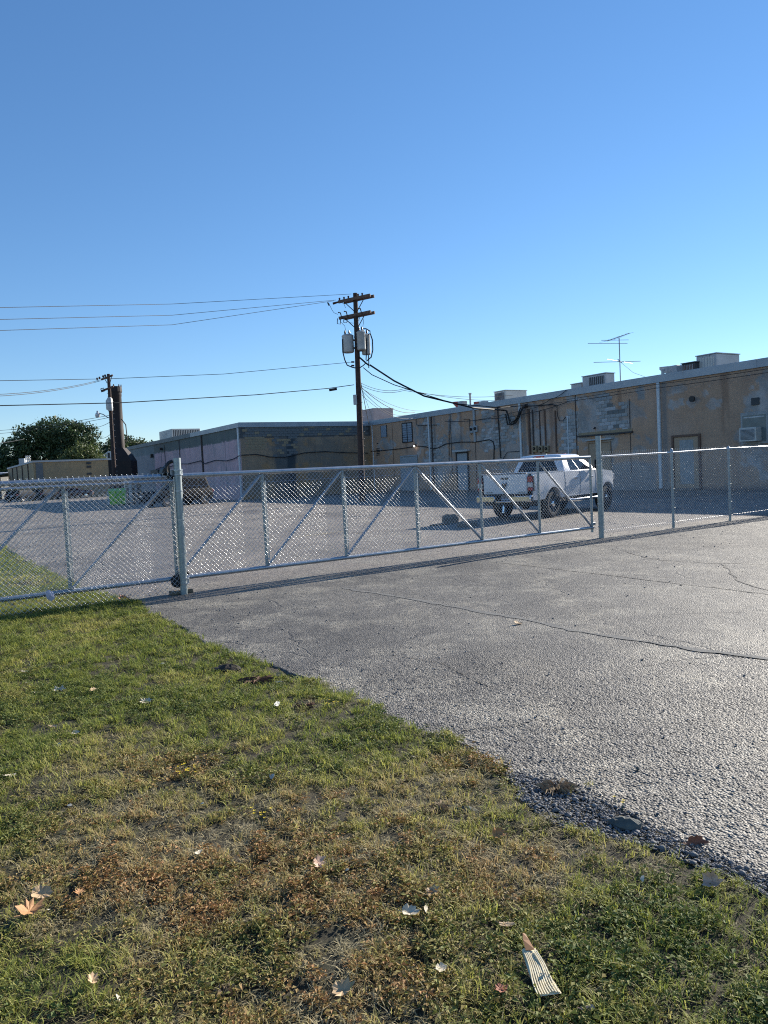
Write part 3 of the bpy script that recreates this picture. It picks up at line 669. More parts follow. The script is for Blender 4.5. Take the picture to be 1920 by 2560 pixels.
roof_box('rooftop_unit', 'cream rooftop unit with open louvred side, midway along the roof', 'hvac unit', 1235, 1264, 981, 3.0, 1317, hvac_pale, louvers(.12, .92, coil_dark, 8), group='rooftop units')
roof_box('roof_housing', 'pinkish boxy roof housing beside the wooden utility pole', 'roof housing', 904, 933, 1027, 4.5, 983, hvac_pink, louvers(0.2, .8, hvac_pink, 5))
def hood(label, px, py, inset, m_front, w=.5, h=.55):
    s, z = wp(px, py, inset); t = thing('roof_vent', label, 'vent', bw(s, -inset, 5.83), BROT, 'hooded roof vents')
    MB().bbox(-w/2, w/2, -w, 0, 0, z-5.83, .02).build('duct', hvac_grey, t)
    H = z-5.83
    MB().prism([(-w*.0, H-h), (w*.9, H), (0, H)], -w/2, w/2, 'x').build('hood', m_front, t) if False else \
    MB().loft([[(w/2, -w, H-h), (w/2, 0, H-h), (w/2, 0, H+.01), (w/2, -w, H+.01)], [(w/2+.5, -w-.05, H-.12), (w/2+.5, .05, H-.12), (w/2+.5, .05, H+.03), (w/2+.5, -w-.05, H+.03)]]).build('hood', m_front, t)
hood('small red-faced hooded vent left of the thin roof pipe', 1149, 1003, 1.2, red_paint); hood('small red-faced hooded vent right of the thin roof pipe', 1202, 1003, 1.4, red_paint)
hood('grey hooded roof vent left of the dark louvred box', 1680, 914, 2.0, hvac_grey, .55, .45)
s_, z_ = wp(1175, 983, 1.6)
t = thing('roof_pipe', 'thin upright vent pipe between the two red hooded vents', 'pipe', bw(s_, -1.6, 5.83), BROT)
MB().tube([(0, 0, 0), (0, 0, z_-5.83-.08)], .07, 8).build('stack', hvac_grey, t); MB().lathe([(.10, z_-5.93), (.12, z_-5.83), (.02, z_-5.80)], 10).build('cap', hvac_pale, t)
s_, z_ = wp(1657, 928, 1.6)
tag(MB().lathe([(.09, 0), (.09, z_-5.83), (.12, z_-5.80), (.12, z_-5.72), (.03, z_-5.70)], 10).build('roof_pipe', hvac_grey, None, True, bw(s_, -1.6, 5.83)), 'short stubby vent pipe near the right end of the roof', 'pipe')
# rooftop unit above the pink wall
q = onplane(398, 1085, BA + BN*(Lb-3.0), BN); s_ = float((q-BA) @ BU); q2 = onplane(429, 1072, BA + BN*(Lb-3.0), BN); s2_ = float((q2-BA) @ BU)
t = thing('rooftop_unit', 'pale rooftop unit with vertical louvres above the pink wall', 'hvac unit', bw(s2_, Lb-3.0, 5.83), BROT, 'rooftop units')
L_ = s_-s2_; H_ = float(q2[2])-5.83
MB().bbox(0, L_, -3.2, 0, 0, H_, .03).build('casing', hvac_pale, t)
for i in range(16): MB().box(-.02, -.003, -3.1+i*.19, -3.1+i*.19+.10, .1, H_-.15).build('louvre_slat', coil_dark, t)
for i in range(10): MB().box(.2+i*L_/11, .2+i*L_/11+.06, .003, .015, .15, H_-.15).build('louvre_slat', hvac_grey, t)
# antenna
s_, _z = wp(1551, 948, 1.0); zt = wp(1546, 845, 1.0)[1]
t = thing('tv_antenna', 'old double-boom television antenna on a thin mast on the roof', 'antenna', bw(s_, -1.0, 5.83), BROT)
MB().tube([(0, 0, 0), (0, 0, zt-5.83)], .028, 6).build('mast', hvac_grey, t)
H_ = zt-5.83
MB().tube([(0, .95, H_-.22), (0, -.85, H_+.30)], .022, 6).build('boom', hvac_grey, t)
for k in range(7):
    f_ = k/6; l_ = .5-.04*k; yy = .95-1.8*f_; zz = H_-.22+.52*f_
    MB().tube([(-l_, yy-.15*l_, zz), (l_, yy+.15*l_, zz)], .006, 4).build('element', hvac_grey, t)
MB().tube([(.3, 2.15, H_-.36), (-.1, -.55, H_-.30)], .014, 5).build('element', hvac_grey, t)
MB().tube([(.2, 1.2, H_-.16), (-.1, -.65, H_-.10)], .014, 5).build('element', hvac_grey, t)
MB().tube([(.3, 1.75, .5*H_-.06), (-.3, -1.35, .5*H_+.02)], .016, 5).build('lower_element', hvac_grey, t)
MB().tube([(-.4, 1.5, .5*H_+.02), (.4, -1.5, .5*H_)], .014, 5).build('lower_element', hvac_grey, t)
MB().tube([(-.15, 0, .5*H_-.1), (.15, .0, .5*H_+.15), (0, .1, .5*H_+.1)], .02, 5).build('bracket', hvac_grey, t)
MB().tube([(0, 0, .5*H_), (-.9, 0, .22*H_), (-2.1, -.2, .02)], .008, 4).build('guy_wire', cable_mat, t)

# ================================================================== FAR BUILDINGS
fa = np.array([-47.9, 105.0, 0.0])
fb = thing('warehouse', 'low tan stucco warehouse far behind the fence on the left', 'building', tuple(fa), BROT)   # x: away, y: outward; runs to -y
def far_col(X, Z):
    base = lerp(np.array([.44, .32, .18]), np.array([.37, .28, .17]), sm(fbm(X*.3, Z*.4, 2), .4, .6)); return base, np.zeros_like(X)
TF = Matrix.Translation((0, 0, 0)) @ Matrix.Rotation(-PI/2, 4, 'Z')
wall_sheet('front_wall', 34.0, 5.2, far_col, fb, TF @ Matrix.Scale(1, 4), 5, .5)
wall_sheet('side_wall', 34.0, 5.2, far_col, fb, Matrix.Translation((0, .02, 0)), 6, .5)
MB().box(-.15, 34, -34, .15, 5.2, 5.45).build('roof', roof_mat, fb)
for i, x_ in enumerate((5.5, 12.5, 19.5, 26.0)): MB().box(x_, x_+.18, .03, .16, 0, 5.15).build('downspout', pipe_dark, fb)
MB().box(-.08, -.02, -1.15, -.25, 0.0, 5.1).build('weathered_strip', dark_block, fb)
for z_ in (3.2, 4.2, 4.7): MB().box(-.10, -.02, -7.5, -6.9, z_, z_+.28).build('vent', coil_dark, fb)
# low white-roofed shed at the left edge
q = dep(20, 1180, 140)
t = thing('shed', 'low dark shed with a white metal roof at the left edge of the photo', 'building', (float(q[0])-14, 128, 0))
MB().box(0, 16, 0, 12, 0, 4.1).build('wall', dark_block, t); MB().loft([[(-.6, -.8, 4.1), (17, -.8, 4.1), (17, -.8, 4.3), (-.6, -.8, 4.3)], [(-.6, 13, 4.7), (17, 13, 4.7), (17, 13, 4.9), (-.6, 13, 4.9)]]).build('roof', white_sheet, t)
q = dep(95, 1157, 118)
t = thing('rooftop_unit', 'white flat rooftop unit on the tan warehouse in front of the oak', 'hvac unit', (float(dep(92, 1150, 122)[0]), 122, 5.4), 0, 'rooftop units')
MB().bbox(0, 2.3, 0, 2, 0, .35, .05).build('casing', hvac_grey, t); MB().box(-.1, 2.4, -.1, 2.1, .36, .58).build('lid', white_sheet, t)
q = dep(60, 1162, 122)
t = thing('rooftop_unit', 'small grey rooftop unit with open frame on the tan warehouse', 'hvac unit', (float(q[0])-.8, 122, 5.4), 0, 'rooftop units')
MB().bbox(0, .9, 0, 1, 0, 1.1, .03).build('casing', hvac_grey, t)
for k in range(3): MB().box(1.1+k*.3, 1.2+k*.3, 0, .1, 0, 1.5).build('strut', white_sheet, t)
MB().box(1.05, 1.9, 0, .15, .9, 1.02).box(1.05, 1.9, 0, .15, 1.35, 1.45).build('rail', white_sheet, t)
# small white gabled chapel front seen between warehouse and stack
q = dep(256, 1146, 150)
t = thing('chapel', 'small pale building marked with a dark cross behind the warehouse', 'building', (float(q[0]), 150, 0))
MB().prism([(0, 0), (11, 0), (11, 7.9), (1.2, 8.2), (0, 7.4)], 0, 8).build('wall', white_sheet, t)
MB().box(1.15, 1.5, -.12, -.02, 3.8, 7.9).box(.5, 2.2, -.11, -.02, 6.3, 6.65).build('cross', lintel_dark, t)
MB().box(2.6, 8, -.1, -.02, 4.6, 7.4).build('brown_panel', pipe_brown, t)

# ================================================================== RUSTY STACK
q0 = dep(303, 1190, 75.0); sx, sy = float(q0[0]), 75.0
t = thing('smokestack', 'tall rusted steel stack with a flared hopper base at the end of the pink wall', 'smokestack', (sx, sy, 0))
MB().lathe([(.53, 5.0), (.53, 7.0), (.52, 7.02), (.52, 10.2), (.55, 10.25), (.55, 10.7)], 24, 'z', (0, 0, 0)).build('flue', rust, t, True)
MB().lathe([(.60, 10.62), (.62, 10.70), (.60, 11.15), (.52, 11.2)], 14, 'z').build('collar', rust, t)
for k in range(7):
    a_ = k*2*PI/7+.3; MB().box(-.04, .04, -.04, .04, 0, .28, Matrix.Translation((.55*math.cos(a_), .55*math.sin(a_), 11.1)) @ Matrix.Rotation(.25*math.sin(k*5), 4, 'X')).build('lug', rust, t)
def rect(hx0, hx1, hy, z): return [(hx0, -hy, z), (hx1, -hy, z), (hx1, hy, z), (hx0, hy, z)]
MB().loft([rect(-.50, 1.36, .9, 0), rect(-.50, 1.36, .9, 3.9), rect(-.5, 1.05, .8, 4.5), rect(-.5, .52, .53, 5.2)]).build('hopper', rust, t)
MB().bbox(-.93, -.51, -.8, .8, 0, 4.05, .04).build('side_duct', rust, t)
MB().tube([(.5, -.3, 8.0), (.95, -.5, 7.4), (1.0, -.5, 6.2), (.85, -.5, 5.7)], .05, 6).build('bracket_cable', cable_mat, t)
for k in range(22): MB().tube([(-.62, -.2, 3.0+k*.36), (-.72, -.3, 3.0+k*.36), (-.62, -.4, 3.0+k*.36)], .02, 5).build('rung', hvac_grey, t)

# ================================================================== UTILITY POLES
def insulator(p, h=.16, m_=porcelain):
    return MB().lathe([(.02, 0), (.06, .03), (.035, .06), (.065, .09), (.03, h), (.01, h+.01)], 8, 'z', p)
ARM = np.array([0.93, -0.37])      # arms seen obliquely, right end toward the lot
def cross_arms(t, z, hl, ax, r0, double=True):
    ax = np.array(ax)/np.linalg.norm(ax); ay = np.array([-ax[1], ax[0]]); ang = math.atan2(ax[1], ax[0])
    Tm = Matrix.Translation((0, 0, z)) @ Matrix.Rotation(ang, 4, 'Z')
    for k in ((-1, 1) if double else (1,)):
        MB().box(-hl, hl, k*(r0+.02)-.05 if k > 0 else -r0-.13, k*(r0+.02)+.06 if k > 0 else -r0-.02, -.07, .07, Tm).build('crossarm', arm_wood, t)
    for sg in (-1, 1):
        p0 = Tm @ Vector((sg*.75, -r0-.05, -.08)); p1 = Tm @ Vector((sg*.05, -r0-.02, -.75))
        MB().tube([p0, p1], .022, 5).build('arm_brace', hvac_grey if sg > 0 else black_iron, t)
    return Tm
PY = 44.0
pb = dep(905.5, 1240, PY); pt = dep(888, 733, PY)
px0, pz = float(pb[0]), float(pt[2])
lean = float(pt[0]) - px0
main_pole = thing('utility_pole', 'main brown wooden utility pole carrying three grey transformers', 'utility pole', (px0, PY, 0))
MB().tube([(0, 0, 0), (lean*.5, 0, pz*.5), (lean, 0, pz)], [.185, .16, .125], 16).build('pole', pole_wood, main_pole, True)
def on(z): return lean*z/pz
topT = None
for (pyy, hl) in ((762, .98), (801, .98)):   # arm centres in the photo
    zc = float(dep(889, pyy-14 if pyy < 780 else pyy-12, PY)[2])
    ax = (1, -.35)
    Tm = Matrix.Translation((on(zc), 0, 0))
    e = D.objects.new('arm_set', None); 
    D.objects.remove(e)
    axn = np.array(ax)/np.linalg.norm(ax); ang = math.atan2(axn[1], axn[0])
    tilt = Matrix.Rotation(math.radians(-4.5), 4, 'Y')
    TT = Matrix.Translation((on(zc), 0, zc)) @ Matrix.Rotation(ang, 4, 'Z') @ tilt
    for a0, a1 in ((-.24, -.13), (.13, .24)): MB().box(-hl if a0 < 0 else -hl*.8, hl if a0 < 0 else hl*1.1, a0, a1, -.08, .08, TT).build('crossarm', arm_wood, main_pole)
    for sg in (-1, 1):
        MB().tube([TT @ Vector((sg*.62, -.20, -.08)), TT @ Vector((sg*.08, -.16, -.72))], .025, 5).build('arm_brace', black_iron, main_pole)
    if pyy < 780:
        topT = TT
        for x_ in (-.9, -.62, -.35, .25, .5): insulator(TT @ Vector((x_, -.18, .08)), .14).build('insulator', porcelain, main_pole)
        MB().tube([TT @ Vector((-.98, -.18, 0)), TT @ Vector((-1.32, -.18, -.02))], [.05, .07], 8).build('dead_end_insulator', porcelain, main_pole)
    else:
        for x_ in (-.78, -.42, .45):
            c_ = MB(); c_.tube([TT @ Vector((x_, -.26, -.05)), TT @ Vector((x_-.03, -.3, .26)), TT @ Vector((x_-.16, -.32, .30))], .035, 6); c_.build('fuse_cutout', porcelain, main_pole)
        for x_ in (-.95, -.55, .2):
            c_ = MB(); c_.tube([TT @ Vector((x_-.08, -.3, -.02)), TT @ Vector((x_-.12, -.34, -.32)), TT @ Vector((x_+.08, -.34, -.38)), TT @ Vector((x_+.10, -.3, -.1))], .025, 6); c_.build('fuse_link', black_iron, main_pole)
def transformer(pxc, pytop, pybot, halfw_px, dy, name_lbl):
    pm = dep(pxc, (pytop+pybot)/2, PY+dy); r_ = halfw_px*PY/FPX; z0 = float(dep(pxc, pybot, PY+dy)[2]); z1 = float(dep(pxc, pytop, PY+dy)[2])
    b = MB(); b.lathe([(r_*.86, z0), (r_*.97, z0+.03), (r_, z0+.06), (r_, z1-.08), (r_*1.03, z1-.07), (r_*1.03, z1-.03), (r_*.7, z1+.04), (.03, z1+.06)], 20, 'z', (float(pm[0])-px0, dy, 0))
    o = b.build('transformer', tank_grey, main_pole, True); o['label'] = name_lbl
    for k in (-.4, .3): insulator((float(pm[0])-px0+k*r_, dy-.05, z1+.02), .24).build('bushing', porcelain, o)
    MB().box(min(0, float(pm[0])-px0), max(0, float(pm[0])-px0), dy-.04, dy+.04, z1-.35, z1-.25).box(min(0, float(pm[0])-px0), max(0, float(pm[0])-px0), dy-.04, dy+.04, z0+.2, z0+.3).build('mounting_bracket', black_iron, o)
    return o
transformer(870, 838, 882, 14.5, .0, 'grey transformer tank left of the pole')
transformer(903, 829, 875, 10.5, -.30, 'darker transformer tank in front of the pole')
transformer(915, 837, 887, 11.0, .12, 'grey transformer tank right of the pole')
def ppx(x, y, dy=0): p = dep(x, y, PY+dy); return (float(p[0])-px0, dy, float(p[2]))
def pole_wire(pts, r=.02, name='jumper_wire', dy=-.2): MB().tube([ppx(x, y, dy) for x, y in pts], r, 5).build(name, cable_mat, main_pole)
pole_wire([(856, 848), (857, 880), (862, 900), (868, 913), (880, 918), (888, 920)], .035, 'drop_lead')
pole_wire([(906, 822), (915, 822), (925, 828), (926, 834), (920, 836)], .035, 'drop_lead')
pole_wire([(926, 835), (931, 850), (932, 875), (928, 893), (916, 903)], .035, 'drop_lead')
pole_wire([(916, 845), (917, 870), (915, 900)], .03, 'drop_lead'); pole_wire([(921, 888), (922, 905), (922, 920)], .03, 'drop_lead')
pole_wire([(898, 893), (905, 899), (915, 908), (922, 913)], .05, 'spreader'); pole_wire([(897, 921), (908, 914), (914, 908)], .03, 'drop_lead')
pole_wire([(822, 758), (830, 775), (835, 782), (845, 786)], .012); pole_wire([(850, 754), (860, 760), (864, 770)], .012)
pole_wire([(853, 806), (862, 815), (865, 832)], .012); pole_wire([(907, 790), (909, 805), (906, 822)], .012); pole_wire([(866, 802), (876, 807), (884, 808)], .012)
pole_wire([(819, 756), (823, 764)], .04, 'clamp')
p_ = ppx(884, 990, -.22); MB().bbox(p_[0]-.03, p_[0]+.18, -.30, -.16, ppx(884, 1013)[2], ppx(884, 988)[2], .02).build('equipment_box', tank_grey, main_pole)
for k in range(10): MB().tube([(.17+on(1.5+k*.4), -.02, 1.9+k*.42), (.25+on(1.5+k*.4), -.04, 1.93+k*.42)], .012, 5).build('climbing_step', hvac_grey, main_pole)
for pyk in (905, 914): MB().tube([ppx(878, pyk, -.15), ppx(886, pyk, -.15)], .05, 6).build('spool_insulator', porcelain, main_pole)

# second pole, beside the stack
P2 = 66.0
q = dep(286, 1200, P2); q1 = dep(271, 935, P2); x2, z2 = float(q[0]), float(q1[2]); ln2 = float(q1[0])-x2
pole2 = thing('utility_pole', 'thinner far utility pole with a street lamp, close left of the rusty stack', 'utility pole', (x2, P2, 0))
MB().tube([(0, 0, 0), (ln2, 0, z2)], [.20, .13], 12).build('pole', pole_wood, pole2, True)
def q2x(x, y, dy=0): p = dep(x, y, P2+dy); return (float(p[0])-x2, dy, float(p[2]))
MB().tube([q2x(253, 949, -.2), q2x(282, 938, -.2)], .09, 4).build('crossarm', arm_wood, pole2)
MB().tube([q2x(253, 978, -.2), q2x(284, 966, -.2)], .09, 4).build('crossarm', arm_wood, pole2)
for a_, b_ in (((262, 947), (268, 958)), ((279, 942), (274, 962))): MB().tube([q2x(*a_, -.25), q2x(*b_, -.2)], .03, 5).build('arm_brace', black_iron, pole2)
MB().tube([q2x(252, 972, -.3), q2x(254, 980, -.3), q2x(261, 978, -.3), q2x(259, 970, -.3), q2x(252, 972, -.3)], .04, 5).build('fuse_cutout', black_iron, pole2)
for px_ in (243, 249, 258, 263): p_ = q2x(px_, 950-(px_-243)*.4, -.2); MB().lathe([(.05, 0), (.1, .1), (.05, .2)], 8, 'z', p_).build('insulator', porcelain, pole2)
for xa, ya, yb, w_, dy in ((269, 999, 1024, 5, .1), (278, 995, 1028, 6.5, -.3)):
    zA = q2x(xa, ya)[2]; zB = q2x(xa, yb)[2]; r_ = w_*P2/FPX; xc = q2x(xa, (ya+yb)/2)[0]
    o = MB().lathe([(r_*.9, zB), (r_, zB+.08), (r_, zA-.1), (r_*.6, zA+.02), (.03, zA+.04)], 14, 'z', (xc, dy, 0)).build('transformer', tank_grey, pole2, True)
MB().tube([q2x(277, 1046, -.1), q2x(268, 1043, -.1), q2x(258, 1036, -.1), q2x(247, 1033, -.1)], .045, 6).build('lamp_arm', hvac_grey, pole2)
p_ = q2x(244, 1036, -.1)
MB().lathe([(.02, .32), (.08, .3), (.09, .15), (.2, .05), (.22, -.12), (.16, -.25), (.03, -.28)], 12, 'z', p_).build('lamp_head', white_lens, pole2, True)
for k in range(14): MB().tube([(ln2*(.2+k*.04)+.18, 0, 2.3+k*.5), (ln2*(.2+k*.04)+.28, 0, 2.3+k*.5)], .02, 4).build('climbing_step', hvac_grey, pole2)

# ---------------- overhead wires (each a span of its own)
def span(label, pts, r, group, sag=0.0, name='overhead_wire', cat='wire', seg_=14):
    pts = [Vector(p) for p in pts]; P = []
    for a, b in zip(pts, pts[1:]):
        for i in range(seg_): t_ = i/seg_; p = a.lerp(b, t_); p.z -= sag*4*t_*(1-t_); P.append(p)
    P.append(pts[-1]); o = MB().tube(P, r, 5).build(name, cable_mat, None, True); return tag(o, label, cat, group)
def dpt(x, y, Y): return tuple(dep(x, y, Y))
G1 = 'power lines leaving the main pole to the left'; G2 = 'service drops from the main pole to the roof'; G3 = 'lines left of the far pole'
span('topmost power line from the main pole to the left edge', [dpt(878, 735, PY), dpt(430, 760, 36), dpt(-300, 775, 24)], .011, G1)
span('second power line below the topmost, left of the main pole', [dpt(840, 750, PY), dpt(430, 788, 36), dpt(-300, 806, 24)], .011, G1)
span('third power line, lowest of the upper three, left of the main pole', [dpt(835, 752, PY), dpt(430, 812, 36), dpt(-300, 836, 24)], .011, G1)
span('thin line tied halfway up the main pole, passing above the stack', [dpt(882, 905, PY), dpt(560, 935, 40), dpt(270, 947, 36), dpt(-300, 957, 28)], .013, G1)
comm = thing('communication_cable', 'thick sagging cable with a black splice case crossing in front of the stack', 'cable', dpt(885, 962, PY))
cpt = [Vector(p)-Vector(dpt(885, 962, PY)) for p in (dpt(885, 962, PY), dpt(820, 971, 43), dpt(640, 987, 40), dpt(300, 1007, 35), dpt(0, 1014, 31), dpt(-300, 1016, 27))]
MB().tube(cpt, .022, 6).build('cable', cable_mat, comm); MB().tube([cpt[1]+Vector((.5, 0, -.05)), cpt[1]+Vector((.06, 0, -.1))], .07, 8).build('splice_case', dark_plastic, comm)
for k, (x0_, y0_, x1_, y1_) in enumerate(((250, 950, 0, 980), (252, 952, 0, 985), (275, 1038, 0, 1072), (272, 1044, 0, 1080), (277, 1054, 215, 1066), (277, 1085, 240, 1091))):
    lb = ['upper of two thin lines from the far pole arm to the left edge', 'lower of two thin lines from the far pole arm to the left edge', 'upper thin line left of the street lamp arm', 'lower thin line left of the street lamp arm', 'short line going behind the oak from the far pole', 'short low line with a splice left of the far pole'][k]
    span(lb, [dpt(x0_, y0_, P2), dpt(x1_-80 if x1_ == 0 else x1_, y1_+8 if x1_ == 0 else y1_, P2-20 if k < 2 else P2+25)], .02, G3, .3)
span('low dark line over the warehouse roof at the left edge', [dpt(-60, 1113, 90), dpt(22, 1105, 100), dpt(60, 1098, 120)], .03, G3)
def wallpt(x, y, off=.15): s, z = wp(x, y); return bw(s, off, z)
span('heavy twisted service cable sagging from the main pole to the tan wall', [dpt(924, 912, PY), dpt(985, 952, 44), dpt(1060, 990, 44.5), dpt(1180, 1019, 45.5), wallpt(1272, 1026, .3)], .05, G2)
span('thinner service cable running just above the heavy twisted one', [dpt(908, 919, PY), dpt(930, 937, 44), dpt(985, 962, 44), dpt(1135, 1009, 45), dpt(1250, 1019, 46), wallpt(1318, 1014, .3)], .025, G2)
def sp2(lb, a, b, r=.014, sag=.5, mid=None): span(lb, [dpt(*a, PY)] + ([dpt(*mid)] if mid else []) + [wallpt(*b)], r, G2, sag)
sp2('thin drop from the main pole to the eave bracket above the barred window', (900, 965), (1041, 1031), .02, .5)
sp2('second thin drop toward the eave beside the barred window', (900, 970), (1020, 1037), .014, .55)
sp2('third thin drop passing left of the eave bracket', (901, 968), (1064, 1027), .012, .4)
sp2('lowest thin drop fanning toward the barred window', (902, 985), (1045, 1043), .012, .6)
sp2('slack dark drop from the pole to the inner corner box', (899, 940), (926, 1060), .022, .0, (913, 1015, 50))
sp2('thin straight line from the pole to the inner corner roof edge', (901, 962), (938, 1048), .012, .1)
span('long thin line from the pole along above the roof to the cream unit', [dpt(903, 958, PY), dpt(1010, 972, 46), wallpt(1235, 1000, -1.5)], .013, G2, .25)
span('second long thin line above the roof just below the first', [dpt(903, 964, PY), dpt(1010, 976, 46), wallpt(1240, 987, -1.5)], .013, G2, .25)
span('long cable swooping across the tan wall to the grey conduit head', [wallpt(1120, 1053, .3), wallpt(1240, 1046, .5), wallpt(1330, 1034, .5), wallpt(1429, 1003, .2)], .02, G2, .08)
span('thin cable crossing high on the right end of the tan wall', [wallpt(1195, 1051, .3), wallpt(1400, 1008, .5), wallpt(1660, 972, .8), bw(-9, 1.0, 5.2)], .014, G2, .04)
span('second thin cable just under the eave at the right end', [wallpt(1420, 1000, .4), wallpt(1660, 962, .7), bw(-9, .9, 5.36)], .014, G2, .04)
span('short service drop from the eave mast to the conduit heads', [wallpt(1421, 974, .15), wallpt(1385, 998, .3), wallpt(1345, 1014, .3)], .02, G2, .1)

# ================================================================== GATE AND FENCES
GP = np.array([-3.04, 11.34, 0.0]); GD = np.array([0.82924, 0.55889, 0]); GN = np.array([-GD[1], GD[0], 0]); GR = math.atan2(GD[1], GD[0])
def gl(s, off=0, z=0): return tuple(GP + GD*s + GN*off + np.array([0, 0, z]))
def chain_link(name, L, z0, z1, parent, x0=0.0, y=0.0, h=.0367, r=.0022, barbs=False, sides=5):
    nW = int(L/h); nS = int(round((z1-z0)/h)); segs = []
    for i in range(nW):
        k = np.arange(nS+1); xs_ = x0 + i*h + h*((k+i) % 2); zs_ = z0 + k*h
        for a in range(nS):
            up = xs_[a+1] > xs_[a]; o_ = -r*1.0 if up else r*1.0
            segs.append(((xs_[a], y+o_, zs_[a]), (xs_[a+1], y+o_, zs_[a+1])))
        if barbs:
            xt = xs_[-1]; zt_ = zs_[-1]
            if (nS+i) % 2 == 0:
                segs.append(((xt, y-r, zt_), (xt-.004, y-r, zt_+.030))); segs.append(((xt, y+r, zt_+.012), (xt+.012, y+r, zt_+.040)))
                segs.append(((xt-.004, y, zt_+.028), (xt-.012, y, zt_+.042)))
    A = np.array([s_[0] for s_ in segs]); B = np.array([s_[1] for s_ in segs]); d_ = B-A; d_ /= np.linalg.norm(d_, axis=1)[:, None]
    e1 = np.tile(np.array([0, 1.0, 0]), (len(A), 1)); e2 = np.cross(d_, e1); e2 /= np.linalg.norm(e2, axis=1)[:, None]
    ang = np.arange(sides)*2*PI/sides
    ring = r*(np.cos(ang)[None, :, None]*e1[:, None, :] + np.sin(ang)[None, :, None]*e2[:, None, :])
    V_ = np.concatenate([A[:, None, :]+ring, B[:, None, :]+ring], 1).reshape(-1, 3)
    base = (np.arange(len(A))*2*sides)[:, None]; j = np.arange(sides); k2 = (j+1) % sides
    F_ = np.stack([base+j, base+k2, base+k2+sides, base+j+sides], -1).reshape(-1, 4)
    o = raw_mesh(name, V_, F_, galv_wire, parent, smooth=True); o['kind'] = 'stuff'; return o
gate = thing('sliding_gate', 'long galvanised chain-link sliding gate with diagonal braces across the driveway', 'gate', tuple(GP + GN*.12), GR)
GZ0, GZ1 = .235, 1.775; s_l, s_r = -3.6, 9.22
MB().tube([(s_l, 0, GZ1), (s_r, 0, GZ1)], .038, 14).build('top_rail', galv, gate, True)
MB().tube([(s_l, 0, GZ0), (s_r+.03, 0, GZ0)], .034, 14).build('bottom_rail', galv, gate, True)
UPS = [-3.1, -1.59, -.07, 1.42, 2.92, 4.47, 6.04, 7.62, 9.22]
for k, s_ in enumerate(UPS):
    last = k == len(UPS)-1
    MB().tube([(s_, 0, GZ0 - (.10 if last else -.03)), (s_, 0, GZ1-.03)], .027, 10).build('upright', galv_post, gate, True)
    if k < 6:
        MB().box(s_+.034, s_+.052, -.014, -.008, GZ0+.12, GZ1-.14).build('tension_bar', galv_wire, gate)
        for z_ in np.arange(GZ0+.15, GZ1-.15, .17): MB().tube([(s_-.02, -.03, z_), (s_+.05, -.02, z_-.012)], .004, 4).build('tie', galv_wire, gate)
for k in range(len(UPS)-1):
    a, b_ = UPS[k]+.03, UPS[k+1]-.03
    p0, p1 = ((a, .0, GZ0+.04), (b_, .0, GZ1-.05)) if k < 5 else ((a, .0, GZ1-.05), (b_, .0, GZ0+.04))
    MB().tube([p0, p1], .022, 10).build('brace', galv, gate, True)
chain_link('chain_link_mesh', s_r-.04-s_l, GZ0+.035, GZ1-.05, gate, s_l+.02, -.034)
MB().tube([(s_l, -.036, GZ1-.16), (s_r, -.036, GZ1-.16)], .0022, 5).build('tension_wire', galv_wire, gate)
MB().bbox(s_r+.0, s_r+.09, -.03, .03, GZ0+.05, GZ0+.12, .01).build('latch_plate', galv, gate)

# left gate post with rollers
pl = thing('gate_post', 'thick galvanised gate post on the left holding black rollers', 'post', gl(0), GR, 'big gate posts')
MB().tube([(-.02, 0, 0), (-.005, 0, 1.0), (.0, 0, 2.04)], .055, 20).build('pipe', galv_post, pl, True)
for z_ in (.16, .235, 1.79, 1.86): MB().lathe([(.057, -.010), (.068, -.008), (.068, .008), (.057, .010)], 20, 'z', (0, 0, z_)).build('clamp', galv, pl, True); 
for z_ in (.20, 1.825): MB().bbox(-.10, .10, .055, .075, z_-.05, z_+.05, .006).build('clamp_plate', galv, pl)
for z_ in (.62, 1.12, 1.55): MB().lathe([(.056, -.011), (.0595, -.01), (.0595, .01), (.056, .011)], 20, 'z', (0, 0, z_)).build('tension_band', galv, pl)
rl = MB(); rl.lathe([(.03, -.09), (.055, -.088), (.06, 0), (.055, .0), (.05, -.05)], 16, 'x', (-.09, .12, GZ1+.085)); rl.build('top_roller', rubber, pl, True)
MB().loft([[(-.22, .06, GZ1-.01), (-.22, .19, GZ1-.01), (-.22, .19, GZ1+.05), (-.22, .06, GZ1+.05)], [(-.20, .05, GZ1+.04), (-.20, .20, GZ1+.04), (-.20, .20, GZ1+.11), (-.20, .05, GZ1+.11)], [(-.10, .05, GZ1+.06), (-.10, .20, GZ1+.06), (-.10, .20, GZ1+.19), (-.10, .05, GZ1+.19)]]).build('roller_guard', black_iron, pl)
yo = MB()
for k in range(8):
    a0 = PI*.5+k*PI/8*1.0; a1 = a0+PI/8*1.0
    yo.tube([(-.05+.10*math.cos(a0), .06, GZ1+.10+.12*math.sin(a0)), (-.05+.10*math.cos(a1), .06, GZ1+.10+.12*math.sin(a1))], .028, 8)
yo.build('roller_yoke', black_iron, pl, True)
MB().lathe([(.02, .04), (.085, .045), (.10, .07), (.07, .09), (.10, .11), (.085, .135), (.02, .14)], 20, 'y', (-.085, -.03, .20)).build('bottom_roller', rubber, pl, True)
MB().lathe([(.02, .04), (.085, .045), (.10, .07), (.07, .09), (.10, .11), (.085, .135), (.02, .14)], 20, 'y', (.06, .10, .235)).build('bottom_roller', rubber, pl, True)
tag(MB().bbox(-.17, .16, -.02, .12, 0.0, .055, .006).build('wood_block', wood_old, None, False, gl(-.02, .05)), 'flat scrap of lumber on the asphalt at the foot of the left gate post', 'wood scrap').rotation_euler = (0, 0, GR+.1)

